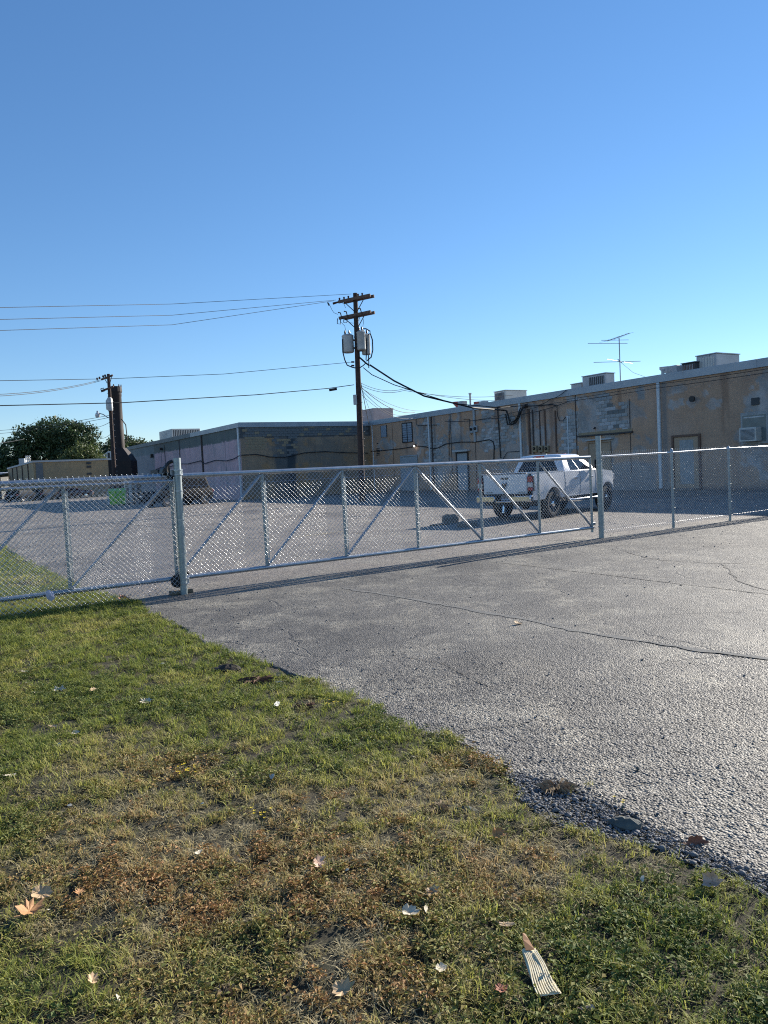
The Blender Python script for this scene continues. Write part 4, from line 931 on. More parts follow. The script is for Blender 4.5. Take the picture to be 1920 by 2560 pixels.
# left fence section, on the near side of the parked gate tail
lf = thing('chain_link_fence', 'fixed chain-link fence section left of the big gate post, over the grass', 'fence', gl(-3.9, -.0), GR, 'fixed chain-link fence sections')
MB().tube([(0, .02, 1.70), (3.87, .02, 1.705)], .022, 12).build('top_rail', galv, lf, True)
chain_link('chain_link_mesh', 3.84, .03, 1.79, lf, 0, -.012, barbs=True)
MB().tube([(3.835, -.005, .06), (3.835, -.005, 1.76)], .009, 8).build('tension_bar', galv_wire, lf)
MB().tube([(0.0, .02, 0), (0, .02, 1.75)], .03, 10).build('post', galv_post, lf, True)
for z_ in np.arange(.12, 1.75, .075): MB().tube([(3.80, -.012, z_), (3.86, -.016, z_-.012)], .0032, 4).build('tie', galv_wire, lf)

# right side: latch post and running fence
pr = thing('gate_post', 'tall galvanised latch post standing alone right of the gate end', 'post', gl(9.36), GR, 'big gate posts')
MB().tube([(.01, 0, 0), (0, 0, 2.23)], .055, 20).build('pipe', galv_post, pr, True)
for z_ in (.25, .75, 1.2, 1.6): MB().lathe([(.056, -.011), (.0595, -.01), (.0595, .01), (.056, .011)], 20, 'z', (0, 0, z_)).build('tension_band', galv, pr)
rf = thing('chain_link_fence', 'fixed chain-link fence running right from the tall latch post', 'fence', gl(9.36), GR, 'fixed chain-link fence sections')
RL = 11.0
MB().tube([(.05, 0, 1.78), (2.58, 0, 1.80), (5.0, 0, 1.84), (8, 0, 1.86), (RL, 0, 1.87)], .021, 12).build('top_rail', galv_wire, rf, True)
chain_link('chain_link_mesh', RL-.1, .09, 1.86, rf, .07, -.026, barbs=True, r=.0024, sides=5)
MB().box(.062, .08, -.03, -.024, .15, 1.80).build('tension_bar', galv, rf)
for s_ in (2.58, 4.93, 7.5, 10.0):
    b = MB(); b.tube([(s_, 0, 0), (s_, 0, 1.80)], .030, 12); b.build('post', galv_post, rf, True)
    MB().lathe([(.032, 1.76), (.036, 1.80), (.030, 1.88), (.012, 1.90)], 12, 'z', (s_, 0, 0)).build('post_cap', galv, rf, True)
    for z_ in (.5, .95, 1.4): MB().tube([(s_-.03, -.034, z_), (s_+.05, -.034, z_-.005)], .0022, 4).build('tie', galv_post, rf)
MB().tube([(.06, -.024, .16), (RL, -.024, .16)], .002, 4).build('tension_wire', galv_wire, rf)

q = onplane(124, 1487, GP, GN)
pp = MB(); pp.add([(-.055, 0, .06), (-.01, -.012, .075), (.05, 0, .03), (.055, -.01, -.05), (.01, -.015, -.085), (-.045, 0, -.04), (0, -.03, .0)], [(0, 6, 1), (1, 6, 2), (2, 6, 3), (3, 6, 4), (4, 6, 5), (5, 6, 0)])
o = pp.build('paper_scrap', paper_mat, None, False, tuple(q - GN*.03)); o.rotation_euler = (0, 0, GR)
tag(o, 'crumpled white paper scrap caught on the bottom gate rail at the left', 'paper scrap')

# ================================================================== PICKUP TRUCK
def make_pickup():
    hd = np.array([.66, .752]); hd /= np.linalg.norm(hd); rz = math.atan2(hd[1], hd[0])
    rear = np.array([4.52, 24.15])              # middle of the rear axle
    c = rear + hd*1.80
    t = thing('pickup_truck', 'white crew-cab pickup with chrome bumper parked behind the gate', 'pickup truck', (float(c[0]), float(c[1]), 0), rz)
    XR, XF = -1.80, 2.00; WR = .43
    def zb(x):
        z = .60
        for xw in (XR, XF):
            d = abs(x-xw)
            if d < .52: z = max(z, .42 + math.sqrt(.52**2-d*d)*1.02)
        return z
    def zt(x):
        if x < -1.02: return 1.42
        if x < 1.30: return 1.40
        return 1.40 - .14*((x-1.30)/1.62)**1.6
    def hy(x, z):
        y = .985 - .035*max(0, (z-1.05)/.35)**1.5 - .05*max(0, (.85-z)/.3)
        for xw in (XR, XF):
            d = math.hypot(x-xw, z-.42)
            if d < .75: y += .035*max(0, 1-abs(d-.56)/.2)
        if x > 2.4: y -= .28*((x-2.4)/.55)**2
        if x < -2.8: y -= .03*((-2.8-x)/.18)
        return y
    xs = sorted(set([round(v, 3) for v in np.concatenate([np.linspace(-2.98, 2.93, 70), XR+.52*np.cos(np.linspace(0, PI, 15)), XF+.52*np.cos(np.linspace(0, PI, 15))])]))
    b = MB(); NZ = 9
    for sg in (-1, 1):
        vs = []
        for x in xs:
            a, e = zb(x), zt(x)
            for j in range(NZ+1): z = a+(e-a)*j/NZ; vs.append((x, sg*hy(x, z), z))
        fs = []
        for i in range(len(xs)-1):
            for j in range(NZ):
                q_ = (i*(NZ+1)+j, (i+1)*(NZ+1)+j, (i+1)*(NZ+1)+j+1, i*(NZ+1)+j+1); fs.append(q_ if sg < 0 else q_[::-1])
        b.add(vs, fs)
        # arch lips turned inward
        vs = []; 
        for x in xs: vs += [(x, sg*hy(x, zb(x)), zb(x)), (x, sg*(hy(x, zb(x))-.16), zb(x)+.0)]
        b.add(vs, [(2*i, 2*i+1, 2*i+3, 2*i+2) for i in range(len(xs)-1)])
    hx = [x for x in xs if x >= 1.2]
    vs = []
    for x in hx:
        w_ = hy(x, zt(x))
        for j in range(9): f_ = j/8*2-1; vs.append((x, f_*w_, zt(x) + .07*(1-f_*f_)**.6*min(1, (2.95-x)/.4) ))
    b.add(vs, [(i*9+j, (i+1)*9+j, (i+1)*9+j+1, i*9+j+1) for i in range(len(hx)-1) for j in range(8)])
    b.box(2.85, 2.93, -.70, .70, .75, 1.24)
    # bed rails, inner bed walls and floor
    for sg in (-1, 1):
        y0, y1 = sorted((sg*.955, sg*.80)); b.box(-2.97, -1.06, y0, y1, 1.405, 1.435); y0, y1 = sorted((sg*.80, sg*.78)); b.box(-2.97, -1.06, y0, y1, .95, 1.43)
    b.box(-2.95, -1.04, -.80, .80, .90, .95); b.box(-1.08, -1.03, -.93, .93, .9, 1.42)
    b.build('body', white_paint, t, True)
    MB().box(-2.9, 2.75, -.80, .80, .45, .78).build('chassis', dark_plastic, t)
    # cab
    def ring(x0, x1, w_, z, r=.10, n_=5):
        P = []
        for cx, cy, a0 in ((x1-r, w_-r, 0), (x0+r, w_-r, PI/2), (x0+r, -w_+r, PI), (x1-r, -w_+r, 1.5*PI)):
            for k in range(n_): a = a0 + k*PI/2/(n_-1); P.append((cx+r*math.cos(a), cy+r*math.sin(a), z))
        return P
    CB = (-1.02, 1.42, .945, 1.385); CT = (-.86, .52, .745, 1.90)
    cab = MB().loft([ring(*CB[:3], CB[3]), ring(*CT[:3], CT[3], .12), ring(CT[0]+.06, CT[1]-.12, CT[2]-.05, 1.945, .14), ring(CT[0]+.25, CT[1]-.35, CT[2]-.22, 1.968, .16)])
    cb = cab.build('cab', white_paint, t, True)
    def lerp3(u, v, face, off):
        x0 = CB[0]+(CT[0]-CB[0])*v; x1 = CB[1]+(CT[1]-CB[1])*v; w_ = CB[2]+(CT[2]-CB[2])*v; z = CB[3]+(CT[3]-CB[3])*v
        if face == 'rear': return (x0-off, -w_+2*w_*u, z)
        if face == 'front': return (x1+off, -w_+2*w_*u, z)
        return (x0+(x1-x0)*u, (w_+off)*(1 if face == 'left' else -1), z)
    def pane(face, uv, m_, off=.008, name='window', th=.01):
        o_ = [lerp3(u, v, face, off) for u, v in uv]; i_ = [lerp3(u, v, face, off-th) for u, v in uv]
        return MB().loft([i_, o_]).build(name, m_, t)
    pane('rear', [(.10, .10), (.90, .10), (.87, .50), (.84, .84), (.16, .84), (.13, .5)], glass_dark, name='rear_window')
    pane('front', [(.06, .05), (.94, .05), (.90, .92), (.10, .92)], glass_dark, name='windshield')
    for f_ in ('left', 'right'):
        pane(f_, [(.215, .10), (.445, .10), (.455, .86), (.30, .88), (.235, .62)], glass_dark, name='rear_side_window')
        pane(f_, [(.485, .10), (.845, .10), (.80, .35), (.735, .87), (.49, .87)], glass_dark, name='front_side_window')
        sg = 1 if f_ == 'left' else -1
        for x in (-.98, .05, 1.18):
            P = [(x, sg*(hy(x, z)+.0025), z) for z in (.66, .9, 1.1, 1.3, 1.385)]; MB().tube(P, .006, 4).build('door_seam', dark_plastic, t)
        for x in (-.05, 1.0): pass
        for x in (-.18, .92):
            yy = sorted((sg*(hy(x, 1.18)), sg*(hy(x, 1.18)+.045))); MB().bbox(x-.22, x-.0, yy[0], yy[1], 1.16, 1.20, .008).build('door_handle', chrome, t)
        MB().tube([(-.92, sg*.99, .50), (-.6, sg*1.06, .47), (1.15, sg*1.06, .47), (1.38, sg*.99, .50)], .055, 12).build('step_bar', chrome, t, True)
        # tow mirror
        yy = sorted((sg*1.02, sg*1.27)); m_ = MB().bbox(.98, 1.10, yy[0], yy[1], 1.42, 1.74, .03).build('mirror', dark_plastic, t, True)
        MB().box(.972, .979, yy[0]+.03, yy[1]-.03, 1.45, 1.71).build('mirror_glass', glass_dark, m_)
        MB().tube([(1.08, sg*.93, 1.46), (1.06, sg*1.05, 1.52)], .03, 6).build('mirror_arm', dark_plastic, m_)
        # tail light wrapping the corner
        y0, y1 = sorted((sg*.785, sg*1.0)); tl = MB().bbox(-3.0, -2.93, y0, y1, .88, 1.34, .012).build('tail_light', dark_plastic, t, True)
        for z0_, z1_, mm in ((1.15, 1.32, red_lens), (1.0, 1.14, white_lens), (.90, .99, red_lens)):
            MB().bbox(-3.012, -2.97, y0+.03, y1-.012, z0_, z1_, .008).build('lens', mm, tl, True)
        MB().bbox(2.86, 2.97, *sorted((sg*.55, sg*.84)), .98, 1.22, .02).build('headlight', white_lens, t, True)
    MB().tube([(-.35, .0, 1.96), (-.35, 0, 2.0)], .02, 6).build('roof_marker', chrome, t)
    for y in (-.3, 0, .3): MB().bbox(.22, .32, y-.06, y+.06, 1.955, 1.985, .01).build('roof_marker', red_lens, t)
    br = MB().bbox(-.905, -.80, -.19, .19, 1.845, 1.93, .015).build('brake_light', red_lens, t, True)
    MB().bbox(-.912, -.90, -.15, -.09, 1.87, 1.905, .004).bbox(-.912, -.90, .09, .15, 1.87, 1.905, .004).build('cargo_lamp', white_lens, br)
    # tailgate
    tg = MB().bbox(-3.0, -2.94, -.775, .775, .80, 1.41, .02)
    tgo = tg.build('tailgate', white_paint, t, True)
    MB().bbox(-3.01, -2.93, -.76, .76, 1.412, 1.432, .006).build('cap_strip', dark_plastic, tgo)
    MB().bbox(-3.012, -2.998, -.13, -.01, 1.25, 1.31, .005).bbox(-3.012, -2.998, .01, .13, 1.25, 1.31, .005).build('tailgate_handle', dark_plastic, tgo)
    sh = MB(); sh.prism([(-.10, 1.18), (.10, 1.18), (.115, 1.10), (.07, 1.0), (0, .96), (-.07, 1.0), (-.115, 1.10)], -3.012, -2.998, 'x'); sh.build('emblem_shield', plate_mat, tgo)
    sh = MB(); sh.prism([(-.07, 1.16), (-.02, 1.12), (.02, 1.12), (.07, 1.16), (.09, 1.08), (.05, 1.03), (.03, .985), (0, .975), (-.03, .985), (-.05, 1.03), (-.09, 1.08)], -3.018, -3.011, 'x'); sh.build('emblem_horned_head', dark_plastic, tgo)
    for y0 in (.45, -.70):
        for k in range(3): MB().box(-3.006, -2.999, y0+k*.08, y0+k*.08+.06, .845, .87).build('badge', dark_plastic, tgo)
    # chrome bumper
    bp = MB(); bp.bbox(-3.16, -2.96, .28, .97, .56, .76, .03); bp.bbox(-3.16, -2.96, -.97, -.28, .56, .76, .03); bp.bbox(-3.15, -2.96, -.27, .27, .54, .605, .02)
    bo = bp.build('rear_bumper', chrome, t, True)
    MB().box(-3.15, -2.97, -.90, .90, .765, .785).build('step_pad', dark_plastic, bo)
    pt_ = MB().bbox(-3.0, -2.975, -.155, .155, .615, .765, .004).build('licence_plate', plate_mat, bo)
    for k, w_ in enumerate((.02, .03, .022, .028, .02)):
        MB().box(-3.004, -3.0005, .11-k*.05, .11-k*.05+w_, .65, .725).build('plate_character', plate_ink, pt_)
    hi = MB().bbox(-3.12, -2.7, -.04, .04, .42, .50, .006).build('tow_hitch', black_iron, t)
    MB().tube([(-3.1, 0, .46), (-3.14, 0, .28)], .03, 8).build('ball_mount', chrome, hi); MB().lathe([(.005, -.05), (.04, -.03), (.045, 0), (.03, .03), (.005, .045)], 10, 'z', (-3.14, 0, .26)).build('hitch_ball', chrome, hi, True)
    # wheels
    for xw, sgs in ((XR, (-1, 1)), (XF, (-1, 1))):
        for sg in sgs:
            T_ = (xw, sg*.845, WR)
            w_ = MB().lathe([(.27, -.13), (.36, -.145), (.415, -.13), (.43, -.09), (.43, .09), (.415, .13), (.36, .145), (.27, .13), (.27, 0), (.27, -.13)], 32, 'y', cap=False).build('wheel', rubber, t, True, T_)
            rm = MB(); rm.lathe([(.275, -.13), (.285, sg*.135) if False else (.285, -.125), (.285, .125), (.275, .13), (.26, .10), (.25, 0), (.24, -.10)], 28, 'y', cap=False)
            rm.build('rim', chrome, w_, True)
            MB().lathe([(.24, -.02), (.24, .02)], 20, 'y').build('brake_disc', dark_plastic, w_)
            for k in range(8):
                a = k*PI/4; TT = Matrix.Translation((0, sg*.10, 0)) @ Matrix.Rotation(a, 4, 'Y')
                MB().box(-.026, .026, -.018, .018, .05, .262, TT).build('spoke', chrome, w_)
            MB().lathe([(.085, 0), (.08, sg*.14), (.05, sg*.155), (.01, sg*.158)], 14, 'y').build('hub', chrome, w_, True)
    MB().tube([(XR, -.75, .42), (XR, .75, .42)], .06, 8).lathe([(.04, -.16), (.16, -.06), (.16, .06), (.04, .16)], 12, 'x', (XR, 0, .42)).build('rear_axle', dark_plastic, t, True)
    for yy in (-1, 1):
        MB().bbox(XR-.55, XR+.55, *sorted((yy*.62, yy*.66)), .5, 1.05, .01).bbox(XF-.55, XF+.55, *sorted((yy*.62, yy*.66)), .5, 1.05, .01).build('wheel_well_liner', dark_plastic, t)
make_pickup()

# ================================================================== OTHER VEHICLES AND YARD THINGS
def make_suv(label, x, y, rz, paint, L=4.8, Wd=1.95, H=1.85, group='dark vehicles parked beyond the fence'):
    t = thing('parked_car', label, 'car', (x, y, 0), rz, group); hL, hW = L/2, Wd/2
    def ring(x0, x1, w_, z, r=.18, n_=4):
        P = []
        for cx, cy, a0 in ((x1-r, w_-r, 0), (x0+r, w_-r, PI/2), (x0+r, -w_+r, PI), (x1-r, -w_+r, 1.5*PI)):
            for k in range(n_): a = a0+k*PI/2/(n_-1); P.append((cx+r*math.cos(a), cy+r*math.sin(a), z))
        return P
    MB().loft([ring(-hL+.1, hL-.15, hW-.06, .32), ring(-hL, hL, hW, .55), ring(-hL, hL-.05, hW, .85), ring(-hL+.05, hL-.3, hW-.06, 1.08)]).build('body', paint, t, True)
    bx = (-hL+.12, hL-1.35, hW-.10, 1.07); tx = (-hL+.38, hL-2.1, hW-.28, H-.04)
    MB().loft([ring(*bx), ring(*tx, .2), ring(tx[0]+.15, tx[1]-.2, tx[2]-.12, H, .2)]).build('cabin', paint, t, True)
    def P(u, v, f, o_=.01):
        x0 = bx[0]+(tx[0]-bx[0])*v; x1 = bx[1]+(tx[1]-bx[1])*v; w_ = bx[2]+(tx[2]-bx[2])*v; z = bx[3]+(tx[3]-bx[3])*v
        return {'r': (x0-o_, -w_+2*w_*u, z), 'f': (x1+o_, -w_+2*w_*u, z), 'l': (x0+(x1-x0)*u, w_+o_, z), 'R': (x0+(x1-x0)*u, -w_-o_, z)}[f]
    for f, us in (('r', ((.12, .88),)), ('f', ((.08, .92),)), ('l', ((.08, .30), (.34, .60), (.64, .93))), ('R', ((.08, .30), (.34, .60), (.64, .93)))):
        for a, b_ in us:
            q4 = [(a, .12), (b_, .12), (b_-.01, .85), (a+.01, .85)]; MB().loft([[P(u, v, f, .0) for u, v in q4], [P(u, v, f, .012) for u, v in q4]]).build('window', smoked, t)
    for xw in (-hL+.85, hL-.9):
        for sg in (-1, 1):
            w_ = MB().lathe([(.2, -.11), (.34, -.12), (.36, -.08), (.36, .08), (.34, .12), (.2, .11), (.2, -.11)], 20, 'y', cap=False).build('wheel', rubber, t, True, (xw, sg*(hW-.10), .36))
            MB().lathe([(.21, sg*.02), (.20, sg*.115), (.06, sg*.125), (.01, sg*.126)], 14, 'y').build('rim', chrome, w_, True)
    for sg in (-1, 1):
        MB().bbox(-hL-.012, -hL+.1, *sorted((sg*.62, sg*.92)), .80, 1.0, .02).build('tail_light', red_lens, t); MB().bbox(hL-.1, hL+.012, *sorted((sg*.55, sg*.88)), .68, .82, .02).build('headlight', white_lens, t)
    MB().box(-hL-.02, -hL-.006, -.15, .15, .72, .86).build('licence_plate', plate_mat, t); return t
p1 = dep(430, 1270, 51.5)
make_suv('black sport utility vehicle in shade by the pink wall, behind the left gate post', float(p1[0]), 53.0, BROT+PI*.5+.35, black_paint, 4.9, 2.0, 1.95)
p1 = dep(30, 1250, 96); make_suv('dark parked vehicle showing its plate at the far left', float(p1[0]), 99, 1.45, black_paint, 5.0, 2.1, 2.0)
p1 = dep(88, 1246, 100); make_suv('dark parked vehicle second from the far left', float(p1[0]), 103, 1.5, black_paint, 4.8, 2.1, 1.95)
p1 = dep(195, 1240, 104); make_suv('low maroon car in front of the tan warehouse', float(p1[0]), 103.5, .3, maroon_paint, 4.4, 1.8, 1.45)

def gp3(x, y): v = gnd(x, y); return (float(v[0]), float(v[1]), 0)
bx = float(dep(293, 1240, 60)[0])
t = thing('dumpster', 'lime green dumpster with a pale side beyond the fence at the left', 'dumpster', (bx, 60, 0), .35); t.scale = (.9, .9, .88)
MB().loft([[(-.62, -.5, .1), (.62, -.5, .1), (.62, .5, .1), (-.62, .5, .1)], [(-.70, -.62, 1.25), (.70, -.62, 1.25), (.70, .62, 1.45), (-.70, .62, 1.45)]]).build('bin', lime, t)
MB().loft([[(-.74, -.66, 1.26), (.74, -.66, 1.26), (.74, .66, 1.46), (-.74, .66, 1.46)], [(-.7, -.62, 1.32), (.7, -.62, 1.32), (.7, .62, 1.52), (-.7, .62, 1.52)]]).build('lid', lime, t)
for x_ in (-.2, .25): MB().box(x_-.03, x_+.03, -.64, -.56, .15, 1.22).build('rib', lime, t)
MB().box(-.80, -.71, -.5, .5, .1, 1.3).build('side_panel', lightblue, t)
for x_ in (-.5, .5):
    for y_ in (-.4, .4): MB().lathe([(.07, -.03), (.07, .03)], 10, 'y', (x_, y_, .06)).build('caster', rubber, t)
bx = float(dep(335, 1240, 62)[0])
t = thing('pallet_stack', 'leaning stack of brown pallets right of the green dumpster', 'pallets', (bx, 62, 0), .5)
for k in range(11):
    for j in range(5): MB().box(-.55, .55, -.5+j*.22, -.5+j*.22+.13, .03+k*.15+.1, .03+k*.15+.122).build('slat', wood_old, t)
    for j in range(3): MB().box(-.55+j*.5, -.47+j*.5, -.5, .5, .03+k*.15, .03+k*.15+.10).build('stringer', wood_old, t)
bx = float(dep(325, 1200, 66)[0])
t = thing('water_tank', 'white dome-topped tank just showing over the fence by the stack', 'tank', (bx, 66, 0))
MB().lathe([(.5, 0), (.52, .1), (.52, 1.9)], 20).build('shell', white_sheet, t, True); MB().lathe([(.52, 1.9), (.48, 2.1), (.3, 2.28), (.05, 2.34)], 20).build('dome', white_sheet, t, True)

# broken concrete wheel stops
def chunk(name, label, px, py, L, Wd, H, rz, seed):
    rr = random.Random(seed); p = gp3(px, py); rings = []
    for i in range(5):
        f_ = i/4; jx = rr.uniform(-.04, .04); k = 1 if 0 < i < 4 else .86
        rings.append([(-L/2+L*f_+jx, -Wd/2*k, 0), (-L/2+L*f_, Wd/2*k, 0), (-L/2+L*f_, Wd/2*k*.9, H*.6*k), (-L/2+L*f_+rr.uniform(-.03, .03), Wd*.28*k, H*k*rr.uniform(.92, 1.05)), (-L/2+L*f_+jx, -Wd*.28*k, H*k*rr.uniform(.92, 1.05)), (-L/2+L*f_, -Wd/2*k*.92, H*.6*k)])
    o = MB().loft(rings).build(name, concrete, None, False, p); o.rotation_euler = (0, 0, rz)
    return tag(o, label, 'concrete block', 'broken concrete blocks')
chunk('concrete_chunk', 'larger broken concrete block in the sun behind the gate, left one', 1126, 1307, .46, .38, .27, .2, 1)
chunk('concrete_chunk', 'smaller tilted concrete block nearer the pickup shadow, right one', 1168, 1316, .52, .30, .16, .5, 2)
tag(MB().bbox(-.3, .3, -.03, .03, 0, .03, .005).build('wood_strip', wood_old, None, False, gp3(1099, 1313)), 'thin dark strip of wood beside the larger concrete block', 'wood scrap').rotation_euler = (0, 0, .3)

# ================================================================== TREES
def tree(name, label, x, y, H, crown, lm, group, seed, nleaf=5200, ls=.42):
    rr = np.random.default_rng(seed); t = thing(name, label, 'tree', (x, y, 0), 0, group)
    zc = min(c[2]-c[5] for c in crown); b = MB()
    b.tube([(0, 0, 0), (.1, 0, zc*.5), (0, .1, zc+.8)], [H*.035, H*.028, H*.022], 10)
    b.build('trunk', bark, t, True); b = MB()
    for c in crown: b.tube([(0, 0, max(.5, zc*.6)), (c[0]*.5, c[1]*.5, (zc+c[2])*.5), (c[0], c[1], c[2])], [H*.018, H*.012, H*.004], 6)
    b.build('limbs', bark, t, True)
    w = np.array([c[3]*c[5] for c in crown]); w = w/w.sum(); pts = []; tone = []
    for c, wi in zip(crown, w):
        k = int(nleaf*wi); ncl = max(10, k//26)
        d = rr.normal(size=(ncl, 3)); d /= np.linalg.norm(d, axis=1)[:, None]; rad = rr.uniform(.45, 1.08, ncl)**.7
        cc = d*rad[:, None]*np.array([c[3], c[4], c[5]]) + np.array(c[:3])
        idx = rr.integers(0, ncl, k); p = cc[idx] + rr.normal(size=(k, 3))*np.array([.11, .11, .085])*min(c[3], c[5])*1.5
        pts.append(p); tone.append(np.clip(rr.uniform(0, .55, ncl)[idx] + rr.uniform(0, .35, k), 0, 1))
    P_ = np.concatenate(pts); tn = np.concatenate(tone); n_ = len(P_)
    a = rr.normal(size=(n_, 3)); a /= np.linalg.norm(a, axis=1)[:, None]; b_ = np.cross(a, rr.normal(size=(n_, 3))); b_ /= np.linalg.norm(b_, axis=1)[:, None]
    s_ = ls*rr.uniform(.5, 1.25, (n_, 1))
    V_ = np.stack([P_-a*s_*.5, P_-b_*s_*.32, P_+a*s_*.5, P_+b_*s_*.32], 1).reshape(-1, 3); F_ = np.arange(n_*4).reshape(-1, 4)
    raw_mesh('crown', V_, F_, lm, t, attrs=[('tone', 'FLOAT', 'FACE', tn.astype(np.float32))]); return t
def tx(px, Y): return float(dep(px, 1150, Y)[0])
TG = 'trees beyond the warehouse'
tree('oak_tree', 'largest dark broad oak behind the tan warehouse', tx(135, 150), 150, 16, [(-7.5, 0, 8.2, 4.2, 4, 3.2), (-3.5, 0, 11, 4, 4, 3), (1.2, 0, 12.4, 4.6, 4, 2.9), (5.4, 0, 10.6, 3.4, 3.5, 3.4), (-1, 0, 7.5, 6.5, 4, 3.4), (5.5, 0, 6.8, 4, 3.5, 3), (-4.4, 0, 5.2, 5, 4, 2.5), (2.5, -1, 9.3, 4, 3, 3)], leaf_dark, TG, 3, 30000, .55)
tree('olive_tree', 'lighter olive-green bushy tree in front of the largest oak', tx(205, 138), 138, 9, [(0, 0, 6.6, 3.4, 3, 2.5), (2, 0, 5.2, 2.8, 2.5, 2.2), (-2.2, 0, 5.4, 2.5, 2.5, 2.0)], leaf_olive, TG, 4, 12000, .42)
tree('oak_tree', 'dark tree between the far utility pole and the oak', tx(262, 165), 165, 11, [(-2.0, 0, 7.4, 3.2, 3, 2.6), (2.2, 0, 8.0, 3.6, 3, 3.0), (0, 0, 5.2, 4.5, 3, 2.5)], leaf_dark, TG, 5, 10000, .55)
tree('oak_tree', 'mid-green tree right of the rusty stack above the pink wall', tx(335, 170), 170, 13, [(-2.5, 0, 9.6, 3.4, 3, 2.6), (1.5, 0, 8.8, 3.6, 3, 2.4), (4.6, 0, 7.8, 2.6, 3, 1.9), (-.5, 0, 6, 5, 3, 2.8)], leaf_mid, TG, 6, 12000, .55)
tree('oak_tree', 'thin treetop left of the louvred rooftop unit', tx(392, 175), 175, 9, [(0, 0, 9.2, 1.8, 2, 1.7), (1.6, 0, 8.2, 1.6, 2, 1.4)], leaf_mid, TG, 7, 1300, .45)
tree('oak_tree', 'dark tree cut by the left edge of the photo', tx(4, 150), 150, 9, [(0, 0, 6.0, 3.4, 3, 2.4), (-3, 0, 6.6, 3, 3, 2.2), (1, 0, 4.2, 3, 3, 2)], leaf_dark, TG, 8, 9000, .5)
tree('shrub', 'yellow-green shrub row above the white-roofed shed', tx(30, 144), 144, 4.6, [(-3.5, 0, 4.6, 3, 2, 1.2), (0, 0, 4.7, 3, 2, 1.3), (3.0, 0, 5.2, 2.4, 2, 1.7)], leaf_olive, TG, 9, 3600, .35)
# a distant tree line beyond everything, reading as one mass
rr = np.random.default_rng(2); n_ = 26000
xx = rr.uniform(-260, 260, n_); hh = 5.5+3.5*fbm(xx*.05, xx*0, 3)+2*fbm(xx*.3, xx*0, 6); P_ = np.stack([xx, 300+rr.uniform(-3, 3, n_), hh*rr.uniform(0, 1, n_)**.6], 1)
a = rr.normal(size=(n_, 3)); a /= np.linalg.norm(a, axis=1)[:, None]; b_ = np.cross(a, rr.normal(size=(n_, 3))); b_ /= np.linalg.norm(b_, axis=1)[:, None]
V_ = np.stack([P_-a*.7, P_-b_*.5, P_+a*.7, P_+b_*.5], 1).reshape(-1, 3)
tag(raw_mesh('distant_treeline', V_, np.arange(n_*4).reshape(-1, 4), leaf_dark, attrs=[('tone', 'FLOAT', 'FACE', rr.uniform(0, .8, n_).astype(np.float32))]), 'distant dark line of trees along the horizon', 'tree line', kind='stuff')

# ================================================================== GRASS
def blade_mat(name, ramp, dry, trans=.45, rough=.75):
    m, t, bs = new_mat(name)
    a1 = N(t, 'ShaderNodeAttribute', attribute_name='tint'); a1.attribute_type = 'INSTANCER'
    a2 = N(t, 'ShaderNodeAttribute', attribute_name='tone')
    mx_ = N(t, 'ShaderNodeMath', operation='MULTIPLY_ADD'); t.links.new(a2.outputs['Fac'], mx_.inputs[0]); mx_.inputs[1].default_value = .5; 
    sb = N(t, 'ShaderNodeMath', operation='SUBTRACT'); t.links.new(a1.outputs['Fac'], sb.inputs[0]); sb.inputs[1].default_value = .25; t.links.new(sb.outputs[0], mx_.inputs[2])
    r = N(t, 'ShaderNodeValToRGB'); els = r.color_ramp.elements
    els[0].position, els[0].color = ramp[0][0], (*ramp[0][1], 1); els[1].position, els[1].color = ramp[-1][0], (*ramp[-1][1], 1)
    for p, c in ramp[1:-1]: e = els.new(p); e.color = (*c, 1)
    t.links.new(mx_.outputs[0], r.inputs[0]); t.links.new(r.outputs[0], bs.inputs['Base Color']); bs.inputs['Roughness'].default_value = rough
    tr = N(t, 'ShaderNodeBsdfTranslucent'); t.links.new(r.outputs[0], tr.inputs[0]); mxs = N(t, 'ShaderNodeMixShader'); mxs.inputs[0].default_value = trans
    t.links.new(bs.outputs[0], mxs.inputs[1]); t.links.new(tr.outputs[0], mxs.inputs[2]); t.links.new(mxs.outputs[0], t.nodes['Material Output'].inputs[0]); return m
grass_m = blade_mat('grass_blades', [(0, (.19, .23, .045)), (.28, (.35, .36, .08)), (.55, (.42, .38, .125)), (.8, (.42, .34, .15)), (1, (.44, .31, .15))], False)
straw_m = blade_mat('dry_straw_blades', [(0, (.20, .19, .07)), (.4, (.30, .25, .12)), (1, (.50, .42, .24))], True, .3)
weed_m = blade_mat('low_weed_leaves', [(0, (.10, .14, .03)), (.4, (.22, .22, .05)), (.7, (.28, .20, .06)), (1, (.36, .19, .07))], False, .25)
tuft_cols = {}
